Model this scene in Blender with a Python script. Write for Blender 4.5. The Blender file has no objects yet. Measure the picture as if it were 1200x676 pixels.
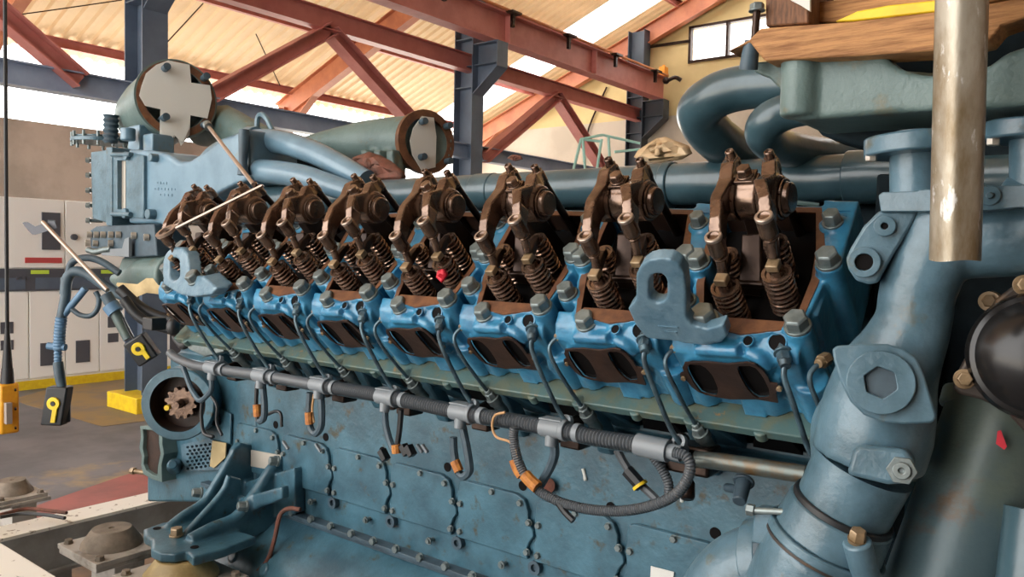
import bpy, math, random
from mathutils import Vector, Matrix
V = Vector
random.seed(7)
SC = bpy.context.scene
COL = SC.collection
PI = math.pi

# ------------------------------------------------------------------ camera
F = 933.0
RX = V((0.7888, 0.6145, 0.0219)); RY = V((-0.0447, 0.0219, 0.9988)); RZ = V((-0.6133, 0.7886, -0.0448))
RZ.normalize(); RX = (RX - RX.dot(RZ) * RZ).normalized(); RY = RX.cross(RZ) * 1.0
if RY.z < 0: RY = -RY
CAM = V((0, 0, 1.65))
cd = bpy.data.cameras.new('camera'); cam = bpy.data.objects.new('camera', cd); COL.objects.link(cam)
cd.sensor_width = 36; cd.lens = 36 * F / 1200; cd.clip_start = .05; cd.clip_end = 300
m = Matrix((RX, RY, -RZ)).transposed().to_4x4(); m.translation = CAM
cam.matrix_world = m
SC.camera = cam
# at(): a point seen in the photograph, put on the real plane X=, Y= or Z= it lies in
RXW = V((RX.x, RY.x, RZ.x)); RYW = V((RX.y, RY.y, RZ.y)); RZW = V((RX.z, RY.z, RZ.z))
def at(px, py, X=None, Y=None, Z=None, D=None):
    c = RX * ((px - 600) / F) + RY * ((338 - py) / F) + RZ
    if X is not None: t = (X - CAM.x) / c.x
    elif Y is not None: t = (Y - CAM.y) / c.y
    elif Z is not None: t = (Z - CAM.z) / c.z
    else: t = D
    return CAM + c * t
def ats(pts, **k): return [at(p[0], p[1], **k) for p in pts]
def dep(p): return (p - CAM).dot(RZ)
def plane_pts(pix, o, n):
    """points of the photograph on the plane through o with normal n"""
    out = []
    for px, py in pix:
        c = RX * ((px - 600) / F) + RY * ((338 - py) / F) + RZ
        out.append(CAM + c * ((o - CAM).dot(n) / c.dot(n)))
    return out

# ------------------------------------------------------------------ materials
def mat(name, col, rough=.5, metal=0., col2=None, scale=8., lo=.4, hi=.6, bump=0., bscale=60., coat=0., emit=None, es=1., rust=None, rlo=.62, rhi=.72, rscale=14., stretch=None, spec=.5):
    mt = bpy.data.materials.new(name); mt.use_nodes = True
    nt = mt.node_tree; b = nt.nodes['Principled BSDF']
    b.inputs['Base Color'].default_value = (*col, 1); b.inputs['Roughness'].default_value = rough
    b.inputs['Metallic'].default_value = metal; b.inputs['Coat Weight'].default_value = coat; b.inputs['Coat Roughness'].default_value = .15
    b.inputs['Specular IOR Level'].default_value = spec
    geo = nt.nodes.new('ShaderNodeNewGeometry'); src = geo.outputs['Position']
    if stretch:
        mp = nt.nodes.new('ShaderNodeMapping'); mp.inputs['Scale'].default_value = stretch
        nt.links.new(src, mp.inputs['Vector']); src = mp.outputs[0]
    def noise(s, d=6):
        n = nt.nodes.new('ShaderNodeTexNoise'); n.inputs['Scale'].default_value = s; n.inputs['Detail'].default_value = d; n.inputs['Roughness'].default_value = .62
        nt.links.new(src, n.inputs['Vector']); return n.outputs['Fac']
    last = None
    def mix(a, c2, s, l, h):
        r = nt.nodes.new('ShaderNodeMapRange'); r.inputs[1].default_value = l; r.inputs[2].default_value = h
        nt.links.new(noise(s), r.inputs[0])
        mx = nt.nodes.new('ShaderNodeMix'); mx.data_type = 'RGBA'
        nt.links.new(r.outputs[0], mx.inputs[0])
        if a is None: mx.inputs[6].default_value = (*col, 1)
        else: nt.links.new(a, mx.inputs[6])
        mx.inputs[7].default_value = (*c2, 1); return mx.outputs[2]
    if col2: last = mix(last, col2, scale, lo, hi)
    if rust: last = mix(last, rust, rscale, rlo, rhi)
    if last: nt.links.new(last, b.inputs['Base Color'])
    if bump:
        bp = nt.nodes.new('ShaderNodeBump'); bp.inputs['Strength'].default_value = bump; bp.inputs['Distance'].default_value = .004
        nt.links.new(noise(bscale, 4), bp.inputs['Height']); nt.links.new(bp.outputs[0], b.inputs['Normal'])
    if emit: b.inputs['Emission Color'].default_value = (*emit, 1); b.inputs['Emission Strength'].default_value = es
    return mt
M = {}
M['head'] = mat('bright_blue_enamel', (.045, .235, .40), .28, 0, (.028, .14, .26), 22, .42, .66, .35, 45, .25, rust=(.25, .30, .32), rlo=.70, rhi=.78, rscale=55)
M['block'] = mat('blue_green_engine_paint', (.068, .168, .225), .32, 0, (.034, .088, .122), 7, .38, .64, .3, 60, .15, rust=(.06, .06, .04), rlo=.60, rhi=.70, rscale=19)
M['recess'] = mat('shade_dark_casting', (.012, .022, .028), .7, 0, (.006, .010, .013), 9, .4, .65, .4, 40, spec=.12)  # near-black: shade of the recesses is put into the colour
M['pipe'] = mat('grey_blue_pipe_paint', (.105, .19, .245), .31, 0, (.055, .108, .14), 11, .38, .64, .32, 70, .2, rust=(.10, .10, .07), rlo=.60, rhi=.72, rscale=15)
M['pipe2'] = mat('pale_blue_pipe_paint', (.15, .255, .335), .28, 0, (.10, .185, .25), 7, .4, .65, .1, 50, .3, rust=(.17, .15, .06), rlo=.62, rhi=.74, rscale=6)
M['deepblue'] = mat('dark_petrol_pipe_paint', (.055, .105, .13), .28, 0, (.03, .065, .08), 8, .4, .65, .12, 60, .3)
M['green'] = mat('grey_green_casting', (.13, .19, .18), .42, 0, (.08, .13, .125), 7, .4, .65, .35, 130, rust=(.16, .13, .06), rlo=.6, rhi=.75)
M['ledge'] = mat('pale_green_deck_paint', (.07, .13, .125), .42, 0, (.11, .13, .09), 25, .45, .6, .3, 60, rust=(.26, .15, .06), rlo=.62, rhi=.70, rscale=38)
M['lift'] = mat('worn_light_blue_casting', (.15, .25, .32), .3, 0, (.085, .17, .235), 25, .4, .65, .35, 90, .15)
M['steel'] = mat('grey_bolt_steel', (.22, .26, .26), .32, .4, (.14, .17, .17), 40, .4, .65, .1, 80)
M['oily'] = mat('oily_brown_steel', (.215, .14, .10), .22, .68, (.10, .06, .042), 26, .4, .65, .15, 90, .2)
M['oilydark'] = mat('dark_oily_steel', (.05, .03, .022), .35, .7, (.025, .015, .012), 22, .4, .65, .1, 90)
M['spring'] = mat('oiled_spring_steel', (.36, .24, .18), .22, .75, (.24, .15, .11), 30)
M['brass'] = mat('tan_oily_brass', (.38, .27, .16), .35, .3, (.22, .15, .08), 30)
M['gasket'] = mat('brown_gasket_residue', (.18, .075, .032), .5, 0, (.10, .04, .02), 24, .4, .6, .2, 80, .1)
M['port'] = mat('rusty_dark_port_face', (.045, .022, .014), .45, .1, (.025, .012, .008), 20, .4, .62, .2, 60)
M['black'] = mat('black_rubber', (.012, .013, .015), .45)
M['hole_dark'] = mat('black_recess_shade', (.006, .005, .005), .8, spec=.12)  # black stands for the shade inside pockets, ports and holes
M['conduit'] = mat('charcoal_corrugated_plastic', (.085, .095, .105), .38)
M['clip'] = mat('grey_plastic_clip', (.20, .225, .245), .4)
M['tube'] = mat('grey_steel_tubing', (.10, .17, .21), .3, .45, (.06, .09, .11), 30)
M['rusttube'] = mat('rust_stained_steel_pipe', (.11, .13, .12), .35, .4, (.13, .075, .03), 16, .45, .6, .1, 50)
M['tape'] = mat('orange_cloth_tape', (.55, .22, .04), .7, 0, (.35, .12, .03), 60)
M['wire'] = mat('tan_wire', (.50, .28, .12), .5)
M['cover'] = mat('black_painted_cover', (.014, .013, .013), .25, .2)
M['brownfl'] = mat('brown_grimy_flange', (.045, .034, .028), .45, .2, (.08, .045, .02), 25, .5, .65, .2, 70)
M['cyl'] = mat('oily_grey_green_cylinder', (.095, .125, .105), .4, .1, (.06, .10, .115), 6, .4, .62, .2, 70, rust=(.10, .06, .03), rlo=.58, rhi=.70, rscale=9)
M['galv'] = mat('galvanised_steel', (.40, .36, .29), .38, .45, (.20, .145, .08), 16, .40, .64, .12, 80, stretch=(1.5, 1.5, .5), rust=(.62, .60, .57), rlo=.60, rhi=.66, rscale=38)
M['wood'] = mat('brown_timber', (.52, .26, .10), .65, 0, (.24, .10, .035), 9, .40, .66, .5, 30, stretch=(1.6, 3, 20))
M['wooddark'] = mat('dark_timber', (.20, .085, .035), .6, 0, (.10, .04, .015), 16, .42, .62, .4, 40, stretch=(14, 14, 2))
M['yellow'] = mat('yellow_paint', (.85, .62, .02), .5, 0, (.75, .50, .02), 12)
M['paper'] = mat('white_paper', (.86, .85, .80), .7)
M['crinkle'] = mat('tan_wrapping_paper', (.62, .47, .30), .65, 0, (.45, .30, .16), 12, bump=.6, bscale=30)
M['rag'] = mat('red_brown_rag', (.20, .07, .045), .8, 0, (.11, .05, .035), 30, .4, .6, .8, 70)
M['red'] = mat('red_rag', (.6, .01, .03), .6)
M['pink'] = mat('red_oxide_primer', (.54, .20, .17), .5, 0, (.46, .155, .13), 3, bump=.05, bscale=30)
M['oxide'] = mat('orange_red_oxide_primer', (.52, .19, .09), .55, 0, (.42, .14, .07), 3)
M['bluegrey'] = mat('blue_grey_column_paint', (.11, .145, .20), .45, 0, (.085, .115, .165), 2.5)
M['strut'] = mat('slate_blue_strut_paint', (.30, .36, .48), .45, 0, (.24, .30, .41), 2.5)
M['charcol'] = mat('dark_grey_column_paint', (.05, .06, .075), .5, 0, (.035, .045, .06), 2.5)
M['conduitor'] = mat('orange_conduit_paint', (.60, .22, .08), .5)
M['cab'] = mat('cream_cabinet_enamel', (.93, .92, .89), .4)
M['cabdark'] = mat('dark_grey_cabinet_panel', (.085, .09, .11), .45)
M['screen'] = mat('grey_display', (.28, .33, .38), .3)
M['cabred'] = mat('red_name_strip', (.55, .08, .08), .5)
M['concrete'] = mat('grey_floor_concrete', (.16, .155, .17), .55, 0, (.10, .10, .115), 1.6, .4, .6, .1, 20, rust=(.40, .27, .10), rlo=.57, rhi=.66, rscale=.55)
M['redfloor'] = mat('red_floor_paint', (.34, .09, .075), .55, 0, (.24, .07, .06), 3)
M['lowwall'] = mat('grey_brown_render', (.36, .30, .26), .8, 0, (.26, .22, .19), 1.2)
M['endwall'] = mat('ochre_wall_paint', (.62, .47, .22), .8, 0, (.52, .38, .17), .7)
M['endlow'] = mat('beige_wall_lighting', (.50, .42, .33), .8, 0, (.42, .35, .27), .9)  # changed light on the lower end wall, put into its colour
M['roof'] = mat('cream_roof_sheet', (.66, .52, .36), .5, 0, (.54, .41, .27), .9)
M['outside'] = mat('pale_yard_ground', (.75, .72, .66), .9, 0, (.65, .62, .56), .5)
M['mount'] = mat('dusty_rubber_mount', (.27, .22, .17), .7, 0, (.15, .12, .09), 9)
M['mounty'] = mat('yellowed_rubber_mount', (.50, .38, .17), .5, 0, (.33, .24, .10), 14)
M['frame'] = mat('grimy_white_frame_paint', (.42, .39, .35), .5, 0, (.20, .17, .14), 8, .45, .62)
M['framegrey'] = mat('grey_skid_paint', (.30, .30, .29), .5, 0, (.20, .19, .18), 4)
M['white'] = mat('cracked_white_paint', (.82, .79, .72), .6, 0, (.35, .30, .24), 30, .60, .64)
M['brown'] = mat('oily_brown_ground', (.16, .09, .045), .6, 0, (.08, .05, .03), 6)
M['card'] = mat('tan_cardboard', (.50, .38, .20), .8, 0, (.40, .30, .15), 12)
M['mint'] = mat('mint_green_railing_paint', (.35, .62, .55), .5)
M['orange'] = mat('orange_lamp_body', (.75, .28, .02), .5)
M['hose'] = mat('blue_grey_rubber_hose', (.06, .10, .13), .5, 0, (.04, .065, .085), 12)
M['bluehose'] = mat('blue_hose_fitting', (.10, .20, .32), .45)
M['pend'] = mat('orange_yellow_pendant_case', (.80, .38, .02), .4, 0, (.70, .30, .02), 14)
M['rod'] = mat('dull_steel_rod', (.42, .33, .27), .32, .6)
M['aluminium'] = mat('bare_aluminium_plate', (.55, .50, .43), .4, .5)
translucent_later = 1
M['glass'] = mat('frosted_bright_glass', (.9, .93, .95), .3)
gn = M['glass'].node_tree
tr = gn.nodes.new('ShaderNodeBsdfTransparent'); gm = gn.nodes.new('ShaderNodeMixShader'); gm.inputs[0].default_value = .12
gn.links.new(tr.outputs[0], gm.inputs[1]); gn.links.new(gn.nodes['Principled BSDF'].outputs[0], gm.inputs[2]); gn.links.new(gm.outputs[0], gn.nodes['Material Output'].inputs[0])
def translucent(mt, fac, col):
    n = mt.node_tree; t = n.nodes.new('ShaderNodeBsdfTranslucent'); t.inputs[0].default_value = (*col, 1)
    g = n.nodes.new('ShaderNodeMixShader'); g.inputs[0].default_value = fac
    n.links.new(n.nodes['Principled BSDF'].outputs[0], g.inputs[1]); n.links.new(t.outputs[0], g.inputs[2]); n.links.new(g.outputs[0], n.nodes['Material Output'].inputs[0])
M['skylight'] = mat('translucent_skylight_sheet', (.9, .92, .95), .4); translucent(M['skylight'], .8, (.95, .97, 1))
translucent(M['paper'], .25, (.95, .93, .88)); translucent(M['roof'], .20, (.95, .82, .62))

# ------------------------------------------------------------------ mesh builder
def frame_of(n):
    n = V(n).normalized(); a = V((0, 0, 1)) if abs(n.z) < .9 else V((1, 0, 0))
    x = a.cross(n).normalized(); return x, n.cross(x), n
def catmull(pts, steps=6):
    pts = [V(p) for p in pts]
    if len(pts) < 3: return pts
    P = [2 * pts[0] - pts[1]] + pts + [2 * pts[-1] - pts[-2]]; out = []
    for i in range(1, len(P) - 2):
        for s in range(steps):
            t = s / steps
            out.append(.5 * ((2 * P[i]) + (-P[i-1] + P[i+1]) * t + (2 * P[i-1] - 5 * P[i] + 4 * P[i+1] - P[i+2]) * t * t + (-P[i-1] + 3 * P[i] - 3 * P[i+1] + P[i+2]) * t ** 3))
    out.append(pts[-1]); return out
class MB:
    def __init__(s): s.v = []; s.f = []
    def add(s, vs, fs):
        b = len(s.v); s.v += [V(v) for v in vs]; s.f += [tuple(b + i for i in f) for f in fs]; return s
    def box(s, c, d, ax=None):
        x, y, z = ax or (V((1, 0, 0)), V((0, 1, 0)), V((0, 0, 1))); c = V(c)
        vs = [c + x * (d[0] / 2 * i) + y * (d[1] / 2 * j) + z * (d[2] / 2 * k) for i in (-1, 1) for j in (-1, 1) for k in (-1, 1)]
        return s.add(vs, [(0, 1, 3, 2), (4, 6, 7, 5), (0, 4, 5, 1), (2, 3, 7, 6), (0, 2, 6, 4), (1, 5, 7, 3)])
    def bar(s, p0, p1, w, h, up=V((0, 0, 1))):
        p0 = V(p0); p1 = V(p1); z = (p1 - p0); L = z.length; z.normalize(); x = V(up).cross(z).normalized(); y = z.cross(x)
        return s.box((p0 + p1) / 2, (w, h, L), (x, y, z))
    def lathe(s, prof, o, n, seg=28, caps=True):
        x, y, z = frame_of(n); o = V(o); vs = []; fs = []
        for r, h in prof:
            for i in range(seg):
                a = 2 * PI * i / seg; vs.append(o + x * (r * math.cos(a)) + y * (r * math.sin(a)) + z * h)
        for j in range(len(prof) - 1):
            for i in range(seg):
                a = j * seg + i; b = j * seg + (i + 1) % seg; fs.append((a, b, b + seg, a + seg))
        if caps: fs.append(tuple(range(seg))[::-1]); fs.append(tuple((len(prof) - 1) * seg + i for i in range(seg)))
        return s.add(vs, fs)
    def cyl(s, p0, p1, r0, r1=None, seg=24):
        p0 = V(p0); p1 = V(p1); L = (p1 - p0).length
        return s.lathe([(r0, 0), (r0 if r1 is None else r1, L)], p0, p1 - p0, seg)
    def tube(s, path, r, seg=10, steps=6, flat=None, up=None):
        """sweep; r number, list per control point or function(t); flat = squash of the second axis"""
        ctrl = len(path); pts = catmull(path, steps) if steps > 1 else [V(p) for p in path]; n = len(pts)
        def rad(i):
            t = i / max(1, n - 1)
            if callable(r): return r(t)
            if isinstance(r, (list, tuple)):
                q = t * (ctrl - 1); k = min(int(q), ctrl - 2); return r[k] + (r[k + 1] - r[k]) * (q - k)
            return r
        vs = []; fs = []; prev = None
        for i, p in enumerate(pts):
            d = (pts[min(i + 1, n - 1)] - pts[max(i - 1, 0)]).normalized()
            if up is not None: x = V(up).cross(d).normalized()
            elif prev is None: x = frame_of(d)[0]
            else: x = (prev - prev.dot(d) * d).normalized()
            prev = x; y = d.cross(x); R = rad(i)
            for k in range(seg):
                a = 2 * PI * k / seg; vs.append(p + x * (R * math.cos(a)) + y * (R * (flat or 1) * math.sin(a)))
        for i in range(n - 1):
            for k in range(seg):
                a = i * seg + k; b = i * seg + (k + 1) % seg; fs.append((a, b, b + seg, a + seg))
        fs.append(tuple(range(seg))[::-1]); fs.append(tuple((n - 1) * seg + k for k in range(seg)))
        return s.add(vs, fs)
    def corr(s, path, r, pitch=.006, depth=.0022, seg=12):
        """corrugated conduit"""
        pts = catmull(path, 14); L = [0]
        for a, b in zip(pts, pts[1:]): L.append(L[-1] + (b - a).length)
        n = int(L[-1] / pitch * 2); q = []; j = 0
        for i in range(n + 1):
            t = L[-1] * i / n
            while j < len(L) - 2 and L[j + 1] < t: j += 1
            q.append(pts[j].lerp(pts[j + 1], (t - L[j]) / max(1e-9, L[j + 1] - L[j])))
        N = len(q)
        return s.tube(q, lambda t: r - (depth if round(t * (N - 1)) % 2 else 0), seg, 1)
    def prism(s, pts, ext):
        pts = [V(p) for p in pts]; n = len(pts); e = V(ext)
        return s.add(pts + [p + e for p in pts], [tuple(range(n))[::-1], tuple(n + i for i in range(n))] + [(i, (i + 1) % n, n + (i + 1) % n, n + i) for i in range(n)])
    def ringprism(s, outer, inner, ext):
        o = [V(p) for p in outer]; i_ = [V(p) for p in inner]; n = len(o); e = V(ext)
        vs = o + i_ + [p + e for p in o] + [p + e for p in i_]; fs = []
        for k in range(n):
            l = (k + 1) % n
            fs += [(k, l, n + l, n + k), (2*n + l, 2*n + k, 3*n + k, 3*n + l), (l, k, 2*n + k, 2*n + l), (n + k, n + l, 3*n + l, 3*n + k)]
        return s.add(vs, fs)
    def ball(s, c, r, seg=16, sc=(1, 1, 1)):
        c = V(c); rows = seg // 2; vs = [c + V((0, 0, -r * sc[2]))]; fs = []
        for j in range(1, rows):
            a = -PI / 2 + PI * j / rows
            for i in range(seg):
                b = 2 * PI * i / seg; vs.append(c + V((r * sc[0] * math.cos(a) * math.cos(b), r * sc[1] * math.cos(a) * math.sin(b), r * sc[2] * math.sin(a))))
        vs.append(c + V((0, 0, r * sc[2]))); T = len(vs) - 1
        for i in range(seg):
            j = (i + 1) % seg
            fs.append((0, 1 + j, 1 + i)); fs.append((T, T - seg + i, T - seg + j))
            for k in range(rows - 2): fs.append((1 + k * seg + i, 1 + k * seg + j, 1 + (k + 1) * seg + j, 1 + (k + 1) * seg + i))
        return s.add(vs, fs)
    def hexbolt(s, p, n, r, h, washer=True):
        x, y, z = frame_of(n); p = V(p); b = 0
        if washer: s.lathe([(r * 1.12, 0), (r * 1.12, h * .22)], p, z, 24); b = h * .22
        s.lathe([(r, b), (r, h * .86), (r * .84, h)], p, z, 6); return s
    def helix(s, p0, p1, R, r, turns, seg=6, per=16):
        p0 = V(p0); p1 = V(p1); x, y, z = frame_of(p1 - p0); L = (p1 - p0).length; n = int(turns * per)
        return s.tube([p0 + x * (R * math.cos(2 * PI * i / per)) + y * (R * math.sin(2 * PI * i / per)) + z * (L * i / n) for i in range(n + 1)], r, seg, 1)
WO = {}
def plate(b, outer, holes, o, ax, ay, az, th, res=1):
    """flat plate with real holes; outlines are 2-D, o/ax/ay/az place it, th thickness along az"""
    cu = bpy.data.curves.new('t', 'CURVE'); cu.dimensions = '2D'; cu.fill_mode = 'BOTH'; cu.extrude = th / 2
    for P in [outer] + holes:
        sp = cu.splines.new('POLY'); sp.points.add(len(P) - 1); sp.use_cyclic_u = True
        for i, q in enumerate(P): sp.points[i].co = (q[0], q[1], 0, 1)
    ob = bpy.data.objects.new('t', cu); COL.objects.link(ob)
    me = bpy.data.meshes.new_from_object(ob.evaluated_get(bpy.context.evaluated_depsgraph_get()))
    import bmesh
    bm = bmesh.new(); bm.from_mesh(me); bmesh.ops.remove_doubles(bm, verts=bm.verts, dist=1e-6); bmesh.ops.recalc_face_normals(bm, faces=bm.faces); bm.to_mesh(me); bm.free()
    b.add([o + ax * v.co.x + ay * v.co.y + az * (v.co.z + th / 2) for v in me.vertices], [tuple(p.vertices) for p in me.polygons])
    bpy.data.objects.remove(ob); bpy.data.meshes.remove(me); return b
def plate_seen(b, outer, holes, o, n, ext):
    """plate whose outlines are seen points on the plane through o with normal n"""
    ax, ay, az = frame_of(n); L = lambda P: [((q - o).dot(ax), (q - o).dot(ay)) for q in plane_pts(P, o, n)]
    m0 = len(b.v); plate(b, L(outer), [L(h) for h in holes], o, ax, ay, az, .01)
    for i in range(m0, len(b.v)):
        d = (b.v[i] - o).dot(az); b.v[i] = b.v[i] - az * d + V(ext) * (d / .01)
    return b
def ell(cx, cy, rx, ry, n=20, rot=0): return [(cx + rx * math.cos(2 * PI * i / n), cy + ry * math.sin(2 * PI * i / n)) for i in range(n)]
def slot(cx, y0, y1, r, n=12): return [(cx + r * math.cos(PI * i / n), y1 + r * math.sin(PI * i / n)) for i in range(n + 1)] + [(cx - r * math.cos(PI * i / n), y0 - r * math.sin(PI * i / n)) for i in range(n + 1)]
def build(name, mb, mt, parent=None, bevel=0., seg=2, angle=35, remesh=None, smooth=8, keep=None, sub=0):
    lo = V([min(v[i] for v in mb.v) for i in range(3)]); hi = V([max(v[i] for v in mb.v) for i in range(3)])
    o = V(((lo.x + hi.x) / 2, (lo.y + hi.y) / 2, lo.z if parent is None else (lo.z + hi.z) / 2))
    me = bpy.data.meshes.new(name); me.from_pydata([v - o for v in mb.v], [], mb.f); me.update()
    import bmesh
    bm = bmesh.new(); bm.from_mesh(me); bmesh.ops.recalc_face_normals(bm, faces=bm.faces); bm.to_mesh(me); bm.free()
    ob = bpy.data.objects.new(name, me); COL.objects.link(ob)
    WO[ob.name] = o; ob.location = o - (WO[parent.name] if parent else V((0, 0, 0)))
    if parent: ob.parent = parent
    if remesh:
        md = ob.modifiers.new('r', 'REMESH'); md.mode = 'VOXEL'; md.voxel_size = remesh; md.use_smooth_shade = True
        sm = ob.modifiers.new('s', 'SMOOTH'); sm.iterations = smooth; sm.factor = .5
        dg = bpy.context.evaluated_depsgraph_get(); ev = ob.evaluated_get(dg)
        nm = bpy.data.meshes.new_from_object(ev); ob.modifiers.clear(); ob.data = nm; nm.name = name; me = nm
        for p in me.polygons: p.use_smooth = True
    else:
        for p in me.polygons: p.use_smooth = True
        me.set_sharp_from_angle(angle=math.radians(angle))
        if bevel:
            b = ob.modifiers.new('b', 'BEVEL'); b.width = bevel; b.segments = seg; b.limit_method = 'ANGLE'; b.angle_limit = math.radians(32); b.harden_normals = False
        if sub: ob.modifiers.new('u', 'SUBSURF').levels = sub; ob.modifiers['u'].render_levels = sub
    me.materials.clear(); me.materials.append(mt)
    return ob
def tag(o, label=None, cat=None, group=None, kind=None):
    if label: o['label'] = label
    if cat: o['category'] = cat
    if group: o['group'] = group
    if kind: o['kind'] = kind
    return o
def empty(name, loc, label=None, cat=None, group=None, kind=None):
    o = bpy.data.objects.new(name, None); COL.objects.link(o); o.location = loc; o.empty_display_size = .05
    WO[o.name] = V(loc); return tag(o, label, cat, group, kind)
def copy_tree(o, shift, parent=None):
    c = o.copy(); COL.objects.link(c)
    if parent is not None: c.parent = parent
    c.location = o.location + V(shift)
    WO[c.name] = WO[o.name] + V(shift)
    for ch in list(o.children):
        d = ch.copy(); COL.objects.link(d); d.parent = c; WO[d.name] = WO[ch.name] + V(shift)
        for g in list(ch.children):
            e = g.copy(); COL.objects.link(e); e.parent = d
    return c
def structure(name, mb, mt, **k): return tag(build(name, mb, mt, None, **k), kind='structure')
X_, Y_, Z_ = V((1, 0, 0)), V((0, 1, 0)), V((0, 0, 1))

# ================================================================== THE SHED
EAVE, RIDGE = -12.6, 3.7
def roofz(x): return 5.0 + .39 * (x + 11.08)
YW = 14.3
b = MB().box((-4.3, 5.1, -.05), (16.4, 18.8, .1)); structure('floor', b, M['concrete'])
b = MB().box((-42.9, 4, -.08), (60, 120, .1)); b.box((20, -31, -.08), (66, 50, .1)); structure('ground', b, M['outside'])
b = MB().box((-12.4, 1.4, 1.675), (.2, 15.2, 3.35)); structure('wall_left', b, M['lowwall'])
# end wall with its window hole
wl, wr = at(808, 33, Y=YW), at(905, 12, Y=YW); wb = at(808, 73, Y=YW)
x0, x1, z1, z0 = wl.x, wr.x + .6, wl.z, wb.z
def wallstrip(name, xa, xb, za, zb, mt):
    pts = [V((xa, YW, za)), V((xb, YW, za)), V((xb, YW, zb if zb else roofz(xb) - .02)), V((xa, YW, zb if zb else roofz(xa) - .02))]
    return structure(name, MB().prism(pts, (0, .2, 0)), mt)
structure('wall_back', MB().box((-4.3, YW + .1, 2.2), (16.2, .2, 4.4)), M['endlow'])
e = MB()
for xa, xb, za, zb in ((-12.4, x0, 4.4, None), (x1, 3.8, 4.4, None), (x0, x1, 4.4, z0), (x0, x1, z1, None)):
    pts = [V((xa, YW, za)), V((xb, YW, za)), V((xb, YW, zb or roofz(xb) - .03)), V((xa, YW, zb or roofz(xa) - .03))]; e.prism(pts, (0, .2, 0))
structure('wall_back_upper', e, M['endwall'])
structure('wall_right_added', MB().box((3.7, 5.1, 5.4), (.2, 18.8, 10.8)), M['lowwall'])  # unseen wall, added to block light from the right
structure('wall_front_added', MB().prism([V((-.5, -4.2, 0)), V((3.6, -4.2, 0)), V((3.6, -4.2, roofz(3.6) - .03)), V((-.5, -4.2, roofz(-.5) - .03))], (0, .2, 0)), M['lowwall'])  # unseen near wall, added and sized to limit the front light
wf = empty('window_1', (x0, YW, z0), kind='structure')
b = MB(); 
for xa, xb in ((x0, x0 + .05), (x1 - .05, x1), ((x0 + x1) / 2 - .35, (x0 + x1) / 2 - .30)): b.box(((xa + xb) / 2, YW + .02, (z0 + z1) / 2), (.05, .1, z1 - z0))
for z in (z0, z1): b.box(((x0 + x1) / 2, YW + .02, z), (x1 - x0, .1, .05))
build('window_frame', b, M['oilydark'], wf)
build('window_pane', MB().box(((x0 + x1) / 2, YW + .05, (z0 + z1) / 2), (x1 - x0 - .05, .01, z1 - z0 - .05)), M['glass'], wf)
# corrugated roof
def corrug(y0, y1, xa=EAVE, xb=RIDGE, dz=0.):
    b = MB(); p = .2; prof = [(0, 0), (.07, 0), (.095, .04), (.175, .04)]; ys = []
    y = y0
    while y < y1:
        for a, h in prof:
            if y + a < y1: ys.append((y + a, h))
        y += p
    ys.append((y1, 0)); n = len(ys); vs = []
    for x in (xa, xb):
        for y, h in ys: vs.append((x, y, roofz(x) + h + dz))
    vs += [(v[0], v[1], v[2] + .008) for v in vs]
    fs = [(i, i + 1, n + i + 1, n + i) for i in range(n - 1)] + [(2*n + i, 3*n + i, 3*n + i + 1, 2*n + i + 1) for i in range(n - 1)]
    return b.add(vs, fs)
structure('ceiling', corrug(-4.3, 12.7), M['roof'])
structure('ceiling_end_bay', corrug(13.75, 14.6), M['roof'])
structure('ceiling_skylight', corrug(12.7, 13.75), M['skylight'])
for k, x in enumerate((-12.2, -10.5, -8.8, -7.1, -5.4, -3.7, -2.0, -.3)):
    z = roofz(x) - .075
    b = MB().box((x, 5.85, z), (.012, 16.9, .14)); b.box((x + .03, 5.85, z + .065), (.06, 16.9, .01)); b.box((x + .03, 5.85, z - .065), (.06, 16.9, .01))
    structure('roof_purlin_beam', b, M['pink'])
def ibeam(b, p0, p1, h, w, up=Z_, t=.014):
    p0, p1 = V(p0), V(p1); z = (p1 - p0).normalized(); x = V(up).cross(z).normalized(); y = z.cross(x)
    b.bar(p0, p1, t, h, up); b.bar(p0 + y * h / 2, p1 + y * h / 2, w, t, up); b.bar(p0 - y * h / 2, p1 - y * h / 2, w, t, up); return b
for y in (-1.0, 4.07, 9.0, 14.1):
    b = MB(); ibeam(b, (-12.5, y, roofz(-12.5) - .33), (RIDGE, y, roofz(RIDGE) - .33), .34, .16)
    structure('roof_rafter_beam', b, M['oxide'])
    b = MB(); ibeam(b, (-12.35, y, 3.35), (-12.35, y, roofz(-12.35) - .3), .16, .16, up=X_)
    b.prism([V((-12.3, y - .01, 3.75)), V((-11.5, y - .01, roofz(-11.5) - .5)), V((-12.3, y - .01, roofz(-12.3) - .5))], (0, .02, 0)); b.bar((-12.28, y, 3.7), (-11.45, y, roofz(-11.45) - .5), .15, .014, up=Y_.cross(V((.83, 0, .5))))
    structure('eave_post_column', b, M['oxide'])
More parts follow.
